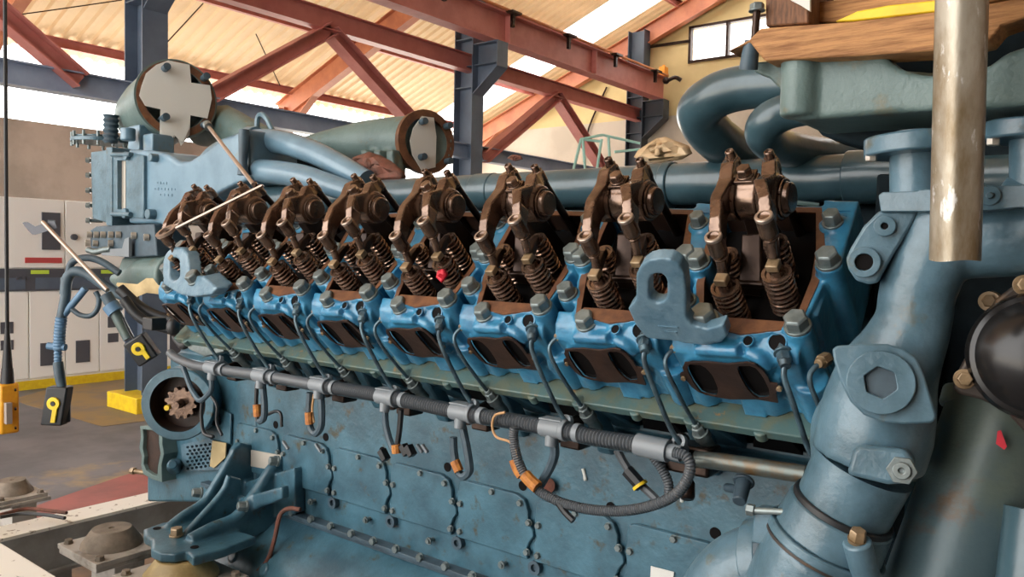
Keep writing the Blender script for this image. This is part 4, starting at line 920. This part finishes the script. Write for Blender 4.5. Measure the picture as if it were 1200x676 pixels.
# turbocharger barrel with its flange
nb = V((.96, -.27, .03)).normalized(); cB = at(207, 116, Y=1.85); RB = rp_(44, cB)
b = MB().lathe([(RB * .45, -.68), (RB * .75, -.64), (RB * .93, -.54), (RB * 1.0, -.34), (RB * 1.0, -.03), (RB * 1.05, -.02), (RB * 1.05, 0), (RB * .8, 0), (RB * .8, -.10)], cB, nb, 48, caps=False).cyl(cB - nb * .12, cB - nb * .10, RB * .84)
tb = build('turbine_barrel', b, M['green'], eng)
build('flange_face', MB().lathe([(RB * 1.0, 0), (RB * 1.0, .004), (RB * .82, .004), (RB * .82, 0)], cB, nb, 40, caps=False), M['gasket'], tb)
axb, ayb, _ = frame_of(nb)
for px, py in ((192, 81), (238, 92), (191, 139), (238, 147)):
    c = plane_pts([(px, py)], cB, nb)[0]
    build('flange_stud', MB().cyl(c - nb * .04, c + nb * .055, .0145).cyl(c + nb * .05, c + nb * .062, .0155), M['hose'], tb, bevel=.001)
pap = plane_pts([(166, 100), (171, 86), (183, 76), (197, 71), (222, 76), (224, 97), (246, 100), (248, 116), (243, 139), (223, 135), (222, 158), (212, 171), (206, 158), (199, 171), (187, 160), (188, 128), (170, 124), (163, 112)], cB + nb * .008, nb)
tag(build('paper_cover', MB().prism(pap, nb * .003), M['paper']), 'white paper cover over the round barrel mouth at upper left', 'paper cover')
tag(build('pinned_paper', MB().prism(plane_pts([(187, 150), (222, 148), (214, 168), (204, 158), (198, 170)], cB + nb * .02, nb), nb * .003), M['paper']), 'folded paper flap hanging below the white barrel cover', 'paper')
b = MB(); psweep(b, [(128, 142, 7), (129, 152, 8), (128, 165, 8)], 1.78, 12); build('ribbed_neck', MB().corr([at(130, 135, Y=1.78), at(130, 150, Y=1.78), at(130, 168, Y=1.78)], .035, .022, .007), M['hose'], eng)
# funnel casting with flange and cover
YT = 2.30; cF = at(497, 167, Y=YT); nF = V((.96, -.28, .02)).normalized(); RF = rp_(35, cF)
b = MB().tube([at(345, 172, Y=2.2), at(385, 168, Y=2.24), at(425, 166, Y=2.27), at(460, 166, Y=2.29), cF - nF * .03, cF], [.03, .058, .085, .10, RF * .95, RF], 32, 6)
for px in (425, 440, 455): b.prism(ats([(px - 4, 175), (px + 4, 175), (px + 8, 205), (px - 2, 205)], Y=2.14), (.0, .06, .0))
fn = build('funnel_casting', b, M['green'], eng, remesh=.008, smooth=6)
build('mouth_ring', MB().lathe([(RF * 1.07, -.015), (RF * 1.07, .012), (RF * .80, .012), (RF * .80, -.015)], cF + nF * .01, nF, 40, caps=False), M['gasket'], fn)
for px, py in ((490, 144), (519, 149), (489, 185), (520, 190)):
    c = plane_pts([(px, py)], cF, nF)[0]; build('flange_stud', MB().cyl(c - nF * .02, c + nF * .06, .013), M['hose'], fn, bevel=.001)
tag(build('paper_cover', MB().prism(plane_pts([(484, 150), (494, 136), (508, 138), (511, 160), (510, 196), (494, 200), (483, 182), (480, 165)], cF + nF * .024, nF), nF * .003), M['paper']), 'white paper cover over the brown flanged funnel mouth beside the middle column', 'paper cover')
b = MB(); psweep(b, [(236, 150, 22), (262, 148, 24), (290, 160, 22), (330, 172, 16), (360, 178, 12)], 2.1, 20); psweep(b, [(262, 130, 10), (275, 150, 16)], 2.1, 12); build('rear_casting', b, M['green'], eng, remesh=.009)
b = MB(); psweep(b, [(296, 164, 13), (325, 166, 14), (355, 174, 14), (385, 187, 14), (430, 212, 13)], 1.72, 22); build('blue_pipe', b, M['pipe2'], eng)
b = MB(); psweep(b, [(296, 199, 13), (325, 202, 14), (355, 207, 14), (390, 218, 13), (430, 232, 12)], 1.66, 22); build('blue_pipe', b, M['pipe2'], eng)
for py, Y in ((164, 1.72), (199, 1.66)): A = at(292, py, Y=Y); build('pipe_collar', MB().cyl(A, at(301, py, Y=Y), rp_(15.5, A), seg=24), M['pipe2'], eng, bevel=.003)
b = MB(); psweep(b, [(286, 152, 6), (286, 164, 6.5), (285, 190, 5), (285, 205, 7)], 1.6, 12); build('sensor_column', b, M['hose'], eng)
build('small_bent_pipe', MB().tube(ats([(301, 150), (302, 138), (307, 134), (313, 140), (320, 155)], Y=1.75), .010, 8, 5), M['pipe'], eng)
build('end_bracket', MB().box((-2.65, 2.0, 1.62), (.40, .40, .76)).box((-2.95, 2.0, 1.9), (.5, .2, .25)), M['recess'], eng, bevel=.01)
c = at(450, 190, Y=2.25); build('funnel_bracket', MB().box((c.x, 2.22, 1.78), (.20, .12, .42)), M['green'], fn, bevel=.01)
# connector block
b = MB().prism(ats([(105, 270), (112, 265), (180, 262), (184, 300), (150, 302), (106, 296)], Y=1.60), (0, .14, 0)); tbk = build('connector_block', b, M['hose'], eng, bevel=.006)
for px, py in ((106, 275), (114, 275), (122, 275), (131, 275), (140, 275), (158, 276), (104, 285), (113, 285), (131, 285), (173, 278)):
    c = at(px, py, Y=1.595); build('socket_ring', MB().lathe([(.0135, 0), (.0135, .018), (.008, .018), (.008, .006)], c + Y_ * .005, V((-.35, -1, 0)), 16, caps=False).cyl(c, c - Y_ * .004, .008), M['aluminium'], tbk)
build('angle_bracket', MB().prism(ats([(118, 292), (143, 291), (146, 280), (151, 278), (151, 301), (119, 299)], Y=1.575), (0, .012, 0)), M['clip'], tbk)
build('hose_mesh', MB().corr(ats([(104, 293), (112, 295), (122, 293), (130, 292)], Y=1.58), .014, .01, .004), M['steel'], tbk)
b = MB(); psweep(b, [(205, 322, 24), (175, 322, 22), (150, 330, 12), (132, 326, 5)], 1.66, 18); b.prism(ats([(142, 302), (205, 296), (205, 345), (160, 340), (134, 328)], Y=1.66), (0, .12, 0)); build('lower_cone_casting', b, M['green'], eng, remesh=.008, smooth=8)
tag(build('cardboard_piece', MB().prism(ats([(136, 334), (160, 336), (170, 329), (178, 329), (184, 337), (198, 341), (196, 346), (172, 343), (160, 348), (152, 346)], Y=1.50), (0, .004, .01)), M['card']), 'torn tan cardboard tucked under the green casting at the far end', 'cardboard')
# gear housing end of the crankcase
b = MB().prism(ats([(172, 588), (172, 520), (196, 508), (240, 440), (262, 425), (300, 440), (300, 590)], Y=1.555), (0, .5, 0)); hs = build('end_housing', b, M['block'], eng, bevel=.01)
cD = at(208, 474, Y=1.42); nD = V((.62, -.78, .0)).normalized(); RD = rp_(43, cD)
b = MB().lathe([(RD, -.16), (RD, -.004), (RD * .97, 0), (RD * .76, 0), (RD * .74, -.07)], cD, nD, 44, caps=False).cyl(cD - nD * .16, cD - nD * .15, RD)
dr = build('starter_housing', b, M['block'], eng)
build('housing_bore', MB().lathe([(RD * .745, -.004), (RD * .735, -.07), (.001, -.072)], cD, nD, 40, caps=False), M['port'], dr)
g_ = MB(); gc = cD - nD * .055; ax, ay, az = frame_of(nD); vs = []; n = 48
pts = [gc + ax * ((.045 + (.010 if (i // 2) % 2 else 0)) * math.cos(2 * PI * i / n)) + ay * ((.045 + (.010 if (i // 2) % 2 else 0)) * math.sin(2 * PI * i / n)) for i in range(n)]
g_.prism(pts, nD * .03).cyl(gc, gc + nD * .075, .018, .013); build('pinion', g_, M['oily'], dr); build('yellow_cap', MB().cyl(at(195, 478, Y=1.40) + nD * .0, at(195, 478, Y=1.40) - nD * .02, .009), M['yellow'], dr)
pl = build('open_side_flange', MB().ringprism(ats([(164, 499), (178, 500), (190, 505), (190, 520), (192, 532), (189, 545), (190, 565), (179, 562), (168, 556), (165, 545), (166, 535), (163, 525), (165, 512)], Y=1.50), ats([(167, 503), (177, 504), (186, 508), (186, 519), (188, 531), (185, 545), (184, 557), (178, 556), (171, 551), (168, 544), (169, 535), (167, 525), (168, 512)], Y=1.50), (0, .1, 0)), M['green'], eng, bevel=.002)
build('flange_opening', MB().prism(ats([(167, 503), (177, 504), (186, 508), (186, 519), (188, 531), (185, 545), (184, 557), (178, 556), (171, 551), (168, 544), (169, 535), (167, 525), (168, 512)], Y=1.515), (0, .05, 0)), M['port'], pl)
c = at(158, 552, Y=1.5); build('flange_bolt', MB().hexbolt(c, V((-1, -.3, 0)), .014, .02, False).cyl(c, c + V((.06, .02, 0)), .009), M['brass'], pl)
# vent grille (cut holes over a black sheet standing for their shade)
hl = []
for j in range(7):
    for i in range(7):
        px = 220 + i * 5.2 + (j % 2) * 2.6; py = 524 + j * 4.2 - i * .7
        if px < 254 and py > 518.5: hl.append(ell(px, py, 1.75, 1.75, 8))
b = MB(); plate_seen(b, [(212, 521), (245, 514), (262, 520), (262, 550), (214, 552)], hl, at(235, 535, Y=1.540), V((0, -1, 0)), V((0, .006, 0)))
gp = build('vent_plate', b, M['pipe'], hs)
build('vent_backing', MB().prism(ats([(214, 522), (245, 515), (260, 521), (260, 549), (215, 551)], Y=1.5485), (0, .004, 0)), M['hole_dark'], gp)
b = MB().cyl(at(205, 546, Y=1.55), at(202, 544, Y=1.47), .03, .016); build('round_plug', b, M['block'], hs, bevel=.004)
build('side_hatch', MB().prism(ats([(240, 480), (262, 478), (273, 485), (272, 520), (244, 512)], Y=1.552), (0, -.008, 0)), M['block'], hs, bevel=.002)
build('hatch_latch', MB().bar(at(244, 492, Y=1.53), at(255, 493, Y=1.53), .02, .03), M['black'], hs); build('aluminium_plate', MB().prism(ats([(295, 527), (330, 533), (330, 552), (295, 546)], Y=1.545), (0, -.004, 0)), M['aluminium'], hs)
build('aluminium_plate', MB().prism(ats([(250, 516), (266, 519), (265, 536), (252, 548), (247, 546)], Y=1.538), (0, -.004, 0)), M['card'], hs)
# engine foot
YB, ZB = 1.2, .785
b = MB(); b.prism([at(*q, Z=ZB) for q in ((168, 620), (190, 612), (232, 606), (300, 628), (262, 643), (226, 653), (219, 646), (205, 649), (188, 648), (177, 643), (177, 632), (169, 627))], (0, 0, -.028))
def rib(X, th, pts, ridge=None, r=.012):
    b.prism(ats(pts, X=X - th / 2), (th, 0, 0))
    if ridge: b.tube(ats(ridge, X=X), r, 12, 4)
rib(-2.302, .028, [(193, 622), (215, 604), (238, 590), (252, 568), (265, 550), (268, 526), (277, 517), (290, 520), (297, 575), (262, 602), (222, 630)], [(196, 619), (215, 604), (238, 589), (253, 567), (266, 545), (277, 525)], .015)
rib(-2.205, .016, [(216, 627), (259, 579), (269, 557), (280, 560), (284, 612), (240, 634)], [(217, 626), (259, 579), (269, 557)], .011)
rib(-2.140, .042, [(219, 637), (250, 618), (277, 607), (283, 597), (300, 576), (318, 550), (320, 532), (330, 527), (341, 530), (346, 560), (346, 598), (300, 620), (262, 638), (238, 644)], [(222, 634), (250, 619), (277, 607), (300, 578), (318, 551), (330, 537)], .021)
b.prism(ats([(262, 572), (345, 548), (346, 602), (280, 615)], Y=1.52), (0, .04, 0))
b.prism(ats([(258, 590), (330, 570), (330, 585), (262, 612)], Y=1.44), (0, .03, 0))
ft = build('mounting_foot', b, M['block'], eng, remesh=.0045, smooth=4)
for px, py, Y in ((228, 578, 1.33), (281, 594, 1.375), (318, 541, 1.48)): c = at(px, py, Y=Y); build('foot_bolt', MB().hexbolt(c + V((.01, .02, 0)), V((-.35, -1, .15)), .015, .03), M['steel'], ft, bevel=.001)
c = at(207, 628, Z=ZB); build('foot_bolt', MB().hexbolt(c, Z_, .019, .026), M['brass'], ft, bevel=.001)
for px, py in ((184, 619), (228, 641)): c = at(px, py, Z=ZB + .0005); build('foot_hole', MB().cyl(c, c + Z_ * .001, .012), M['hole_dark'], ft)
build('brown_cable', MB().tube([at(352, 597, Y=1.48), at(338, 596, Y=1.47), at(328, 604, Y=1.46), at(322, 630, Y=1.44), at(314, 655, Y=1.42), at(298, 674, Y=1.4)], .007, 8, 5), M['rag'], eng)
# rubber mounts on pedestals
def mount(c, mt, label, sc=1.0):
    t = empty('rubber_mount', c - Z_ * .07, label, 'mount')
    build('rubber_cone', MB().lathe([(.105 * sc, -.055), (.102 * sc, -.045), (.070 * sc, -.004), (.066 * sc, 0), (.010, 0), (.008, -.005)], c, Z_, 36), mt, t)
    ba = build('base_plate', MB().box(c - Z_ * .063, (.30 * sc, .25 * sc, .016)), M['frame'], t, bevel=.002)
    for i in (-1, 1):
        for j in (-1, 1): build('plate_bolt', MB().hexbolt(c + V((.122 * sc * i, .098 * sc * j, -.055)), Z_, .013, .014), M['mount'], t)
    return t
c1 = at(212, 652, Z=.755); mount(V((c1.x, c1.y + .0, .755)), M['mounty'], 'yellowed rubber mount carrying the blue engine foot')
c2 = at(131, 618, Z=.72); mount(c2, M['mount'], 'dusty bare rubber mount on a bolted plate, between the engine foot and the left edge', .9)
c3 = at(14, 562, Z=.60); mount(c3, M['mount'], 'dusty bare rubber mount at the left edge beyond the others', .8)
for c, lab, h in ((c1, 'grimy pedestal under the yellowed rubber mount', .755 - .071), (c2, 'grimy pedestal under the bare rubber mount near the engine foot', c2.z - .071), (c3, 'grimy pedestal under the bare rubber mount at the left edge', c3.z - .071)):
    b = MB().box((c.x, c.y + .02, h / 2), (.16, .10, h)).box((c.x, c.y, h - .008), (.26, .22, .016)); tag(build('mount_pedestal', b, M['frame'], bevel=.003), lab, 'pedestal')
# cross beam with pale top flange, on the floor side
A, B_ = at(50, 597, Z=.60), at(172, 570, Z=.60)
xb = -3.36; b = MB(); ibeam(b, (xb, .9, .52), (xb, 3.2, .52), .17, .20)
xx = empty('cross_beam', (xb, 2.0, 0), 'grey steel beam with a pale worn top flange beyond the engine foot', 'beam')
build('web', MB().box((xb + .09, 2.05, .455), (.012, 2.3, .16)).box((xb - .06, 2.05, .455), (.012, 2.3, .16)).box((xb + .02, 2.05, .375), (.2, 2.3, .012)), M['framegrey'], xx)
build('top_flange', MB().box((xb + .015, 2.05, .54), (.15, 2.3, .012)), M['white'], xx); build('support', MB().box((xb, 1.3, .184), (.16, .2, .37)).box((xb, 2.9, .184), (.16, .2, .37)), M['framegrey'], xx)
# near painted beam, lower left corner
A = at(0, 635, Z=.90); b = MB().box((-2.6, A.y - .12, .885), (2.2, .24, .03)).box((-2.6, A.y - .12, .80), (2.2, .10, .14)).box((-3.2, A.y - .12, .365), (.14, .12, .73)).box((-2.0, A.y - .12, .365), (.14, .12, .73))
tag(build('painted_beam', b, M['white'], bevel=.003), 'white beam with cracked paint in the lower left corner', 'beam')
# loose cables on the floor frame
tag(build('loose_cable', MB().tube([at(0, 603, Z=.60), at(30, 596, Z=.60), at(55, 598, Z=.605), at(78, 601, Z=.61)], .007, 6, 5), M['rag']), 'brown loose cable lying by the beam at lower left, the upper of two', 'cable')
tag(build('loose_cable', MB().tube([at(0, 606, Z=.595), at(25, 602, Z=.595), at(52, 603, Z=.60), at(76, 607, Z=.605)], .007, 6, 5), M['black']), 'black loose cable lying by the beam at lower left, the lower of two', 'cable')
# hoses at the far end
D_h = 3.15
def hs_(pts, r, mt, par, nm='hose', D=D_h, corr=False):
    P = [at(q[0], q[1], D=(q[2] if len(q) > 2 else D)) for q in pts]
    return build(nm, MB().corr(P, r, .012, .003) if corr else MB().tube(P, r, 12, 6), M[mt], par)
hs_([(160, 350), (140, 345), (120, 333), (104, 322), (88, 318), (79, 326), (76, 345)], .020, 'hose', eng, 'coolant_hose')
hs_([(80, 326), (84, 308), (100, 302), (118, 306), (140, 320)], .014, 'hose', eng, 'coolant_hose')
hs_([(140, 338), (165, 360), (190, 372), (230, 382)], .020, 'black', eng, 'black_hose', 2.9); hs_([(145, 350), (165, 373), (195, 385), (230, 392)], .018, 'black', eng, 'black_hose', 2.85)
def plugbox(c, ax_, ay_, w, h, par):
    az_ = ax_.cross(ay_).normalized(); 
    if az_.dot(CAM - c) < 0: az_ = -az_
    b = build('plug_housing', MB().box(c, (w, h, .05), (ax_, ay_, az_)), M['black'], par, bevel=.006)
    q = c + az_ * .029; s_ = -ay_ * (h * .20)
    build('yellow_lever', MB().lathe([(w * .30, 0), (w * .30, .008), (w * .11, .008), (w * .11, 0)], q - s_ * .4 - az_ * .004, az_, 20, caps=False).box(q + s_ * 1.0 + ax_ * w * .12, (w * .22, h * .42, .008), (ax_, ay_, az_)), M['yellow'], par, bevel=.002)
    build('lever_pivot', MB().cyl(q - s_ * .4 - az_ * .002, q - s_ * .4 + az_ * .006, w * .10), M['black'], par)
ca = empty('plug_cable', at(66, 500, D=D_h)); ca.location -= WO['engine']; ca.parent = eng
hs_([(77, 325), (77, 345), (74, 362), (71, 380), (69, 405)], .019, 'hose', ca, 'sheath'); hs_([(72, 372), (70, 390), (69, 410)], .0225, 'bluehose', ca, 'fitting', corr=True)
hs_([(56, 405), (63, 406), (77, 407)], .014, 'bluehose', ca, 'side_spout'); hs_([(68, 410), (68, 425)], .016, 'bluehose', ca, 'fitting', corr=True)
hs_([(68, 424), (70, 440), (73, 456)], [.019, .020, .017], 'hose', ca, 'shrink_tube')
hs_([(74, 370), (82, 360), (92, 348), (100, 338)], .014, 'bluehose', ca, 'branch'); hs_([(84, 362), (94, 369), (106, 370), (114, 362), (116, 350), (112, 342)], .010, 'hose', ca, 'branch')
plugbox(at(67, 475, D=D_h), V((.80, .60, 0)), V((.12, .1, 1)).normalized(), .085, .155, ca)
build('plug_side', MB().bar(at(77, 452, D=D_h + .03), at(77, 494, D=D_h + .03), .035, .05), M['black'], ca, bevel=.005)
cb2 = empty('plug_cable', at(165, 425, D=2.95)); cb2.location -= WO['engine']; cb2.parent = eng
hs_([(124, 345, 2.95), (130, 355, 2.95), (134, 362, 2.95)], .022, 'hose', cb2, 'sheath'); hs_([(129, 357, 2.95), (136, 366, 2.95)], .030, 'bluehose', cb2, 'hose_clip'); hs_([(134, 364, 2.95), (142, 380, 2.95), (151, 397, 2.95)], .020, 'cyl', cb2, 'shrink_tube')
hs_([(144, 372, 2.93), (151, 388, 2.93), (157, 398, 2.93)], .004, 'black', cb2, 'thin_wire')
build('clip_eye', MB().lathe([(.014, -.006), (.014, .006), (.008, .006), (.008, -.006), (.014, -.006)], at(146, 357, D=2.93), facing(at(146, 357, D=2.9)), 16, caps=False), M['clip'], cb2)
dx_ = (at(176, 396, D=2.95) - at(152, 411, D=2.95)).normalized(); dy_ = facing(at(167, 409, D=2.95)).cross(dx_).normalized()
plugbox(at(167, 409, D=2.95), dx_, dy_ if dy_.z > 0 else -dy_, .082, .10, cb2)
# black clamp cluster left of the first head
b = MB().box(at(181, 379, D=2.6), (.06, .05, .04)).ball(at(203, 383, D=2.55), .022, 14, (1, 1, 1.3)).tube(ats([(205, 395), (215, 405), (225, 398), (250, 392)], Y=1.4), .014, 8, 4); build('black_clamp', b, M['black'], eng, bevel=.003)
b = MB().prism(ats([(216, 402), (232, 392), (262, 404), (262, 412), (240, 418), (222, 410)], Y=1.38), (0, .05, 0)); build('tray_bracket', b, M['steel'], eng, bevel=.003)
ga = build('gauge_arm', MB().cyl(at(50, 260, D=3.2), at(126, 340, D=3.0), .0085, seg=10), M['rod'], eng)
build('arm_plate', MB().prism(ats([(26, 261), (29, 260), (39, 266), (60, 259), (63, 267), (38, 275), (33, 270)], D=3.2), (.01, .008, 0)), M['cabdark'], ga)
# loose bar and rod resting on the far rockers
A, B_ = at(205, 268, Y=1.165), at(308, 217, Y=1.295); fb = empty('flat_spanner', A, 'long flat steel bar with a ring end lying across the farthest rocker arms', 'spanner')
build('bar', MB().bar(A, B_, .012, .006), M['rod'], fb, bevel=.001); n_ = V((0, -.6, .8)); dr_ = (A - B_).normalized(); build('ring', MB().lathe([(.030, 0), (.030, .008), (.020, .008), (.020, 0), (.03, 0)], A + dr_ * .026, n_, 24, caps=False), M['rod'], fb)
A, B_ = at(245, 149, Y=1.46), at(297, 216, Y=1.30); sr = empty('long_rod', B_, 'thin straight steel rod leaning from the barrel flange down onto the rockers', 'rod')
build('rod_shaft', MB().cyl(A, B_, .006, seg=12), M['rod'], sr); build('rod_head', MB().cyl(A, A + (A - B_).normalized() * .03, .014), M['steel'], sr)
# wrappings on the manifold and a red rag between the springs
def crumple(name, pix, Y, mt, label, cat, amp=.02, thick=.02):
    pts = ats(pix, Y=Y); c = sum(pts, V()) / len(pts); vs = []; fs = []; n = len(pts); rings = 5
    for j in range(rings + 1):
        t = j / rings
        for p in pts: vs.append(c.lerp(p, t) + V((random.uniform(-1, 1) * amp * .4, random.uniform(-1, 1) * amp - amp * 2 * (1 - t), random.uniform(-1, 1) * amp * .5)) * (1 if j < rings else .3))
    for j in range(rings):
        for i in range(n): fs.append((j * n + i, j * n + (i + 1) % n, (j + 1) * n + (i + 1) % n, (j + 1) * n + i))
    b = MB().add(vs, fs); o = build(name, b, M[mt], angle=20); s_ = o.modifiers.new('s', 'SOLIDIFY'); s_.thickness = thick
    o.location.z += .012; return tag(o, label, cat)
crumple('wrapping_paper', [(742, 190), (748, 182), (758, 174), (768, 167), (780, 165), (792, 170), (806, 176), (810, 186), (800, 192), (780, 196), (760, 196)], 1.84, 'crinkle', 'crumpled tan wrapping paper behind the manifold, near the second pair of rockers', 'paper', .012)
crumple('oily_rag', [(412, 210), (414, 198), (420, 189), (434, 188), (446, 193), (460, 200), (474, 206), (476, 212), (440, 214)], 1.77, 'rag', 'crumpled red brown rag on the manifold below the funnel casting', 'rag', .012)
crumple('brown_cloth', [(594, 190), (600, 186), (610, 187), (612, 192), (604, 194)], 1.80, 'rag', 'small brown cloth lump on top of the manifold', 'cloth', .004, .008)
crumple('red_cloth', [(514, 330), (517, 320), (522, 319), (525, 328), (520, 336)], 1.30, 'red', 'small bright red cloth tucked between the valve springs', 'cloth', .003, .008)
# repeats share a group phrase
for o_ in SC.objects:
    if o_.parent is None and o_.get('category'):
        for pre, g_ in (('electrical_cabinet', 'electrical cabinets along the low wall'), ('rubber_mount', 'rubber engine mounts'), ('mount_pedestal', 'pedestals under the rubber mounts'), ('loose_cable', 'loose cables at lower left'), ('paper_cover', 'white paper covers over open mouths'), ('hanging_cable', 'thin wires under the roof'), ('wall_cable', 'dark cables on the end wall')):
            if o_.name.startswith(pre): o_['group'] = g_

# ------------------------------------------------------------------ light
w = bpy.data.worlds.new('sky'); SC.world = w; w.use_nodes = True
bg = w.node_tree.nodes['Background']; bg.inputs[0].default_value = (1.0, .98, .955, 1); bg.inputs[1].default_value = 4.0
sl = bpy.data.lights.new('sun', 'SUN'); sl.energy = 14; sl.angle = .02; sl.color = (1, .93, .82)
so = bpy.data.objects.new('sun', sl); COL.objects.link(so)
d = V((.72, -.35, -.6)); so.rotation_euler = d.to_track_quat('-Z', 'Y').to_euler()
SC.view_settings.view_transform = 'Standard'; SC.view_settings.look = 'None'; SC.view_settings.gamma = 1; SC.view_settings.use_curve_mapping = False
SC.view_settings.exposure = 0.4
SC.cycles.max_bounces = 6; SC.cycles.sample_clamp_indirect = 6; SC.cycles.caustics_reflective = False; SC.cycles.caustics_refractive = False
SC.cycles.use_denoising = True
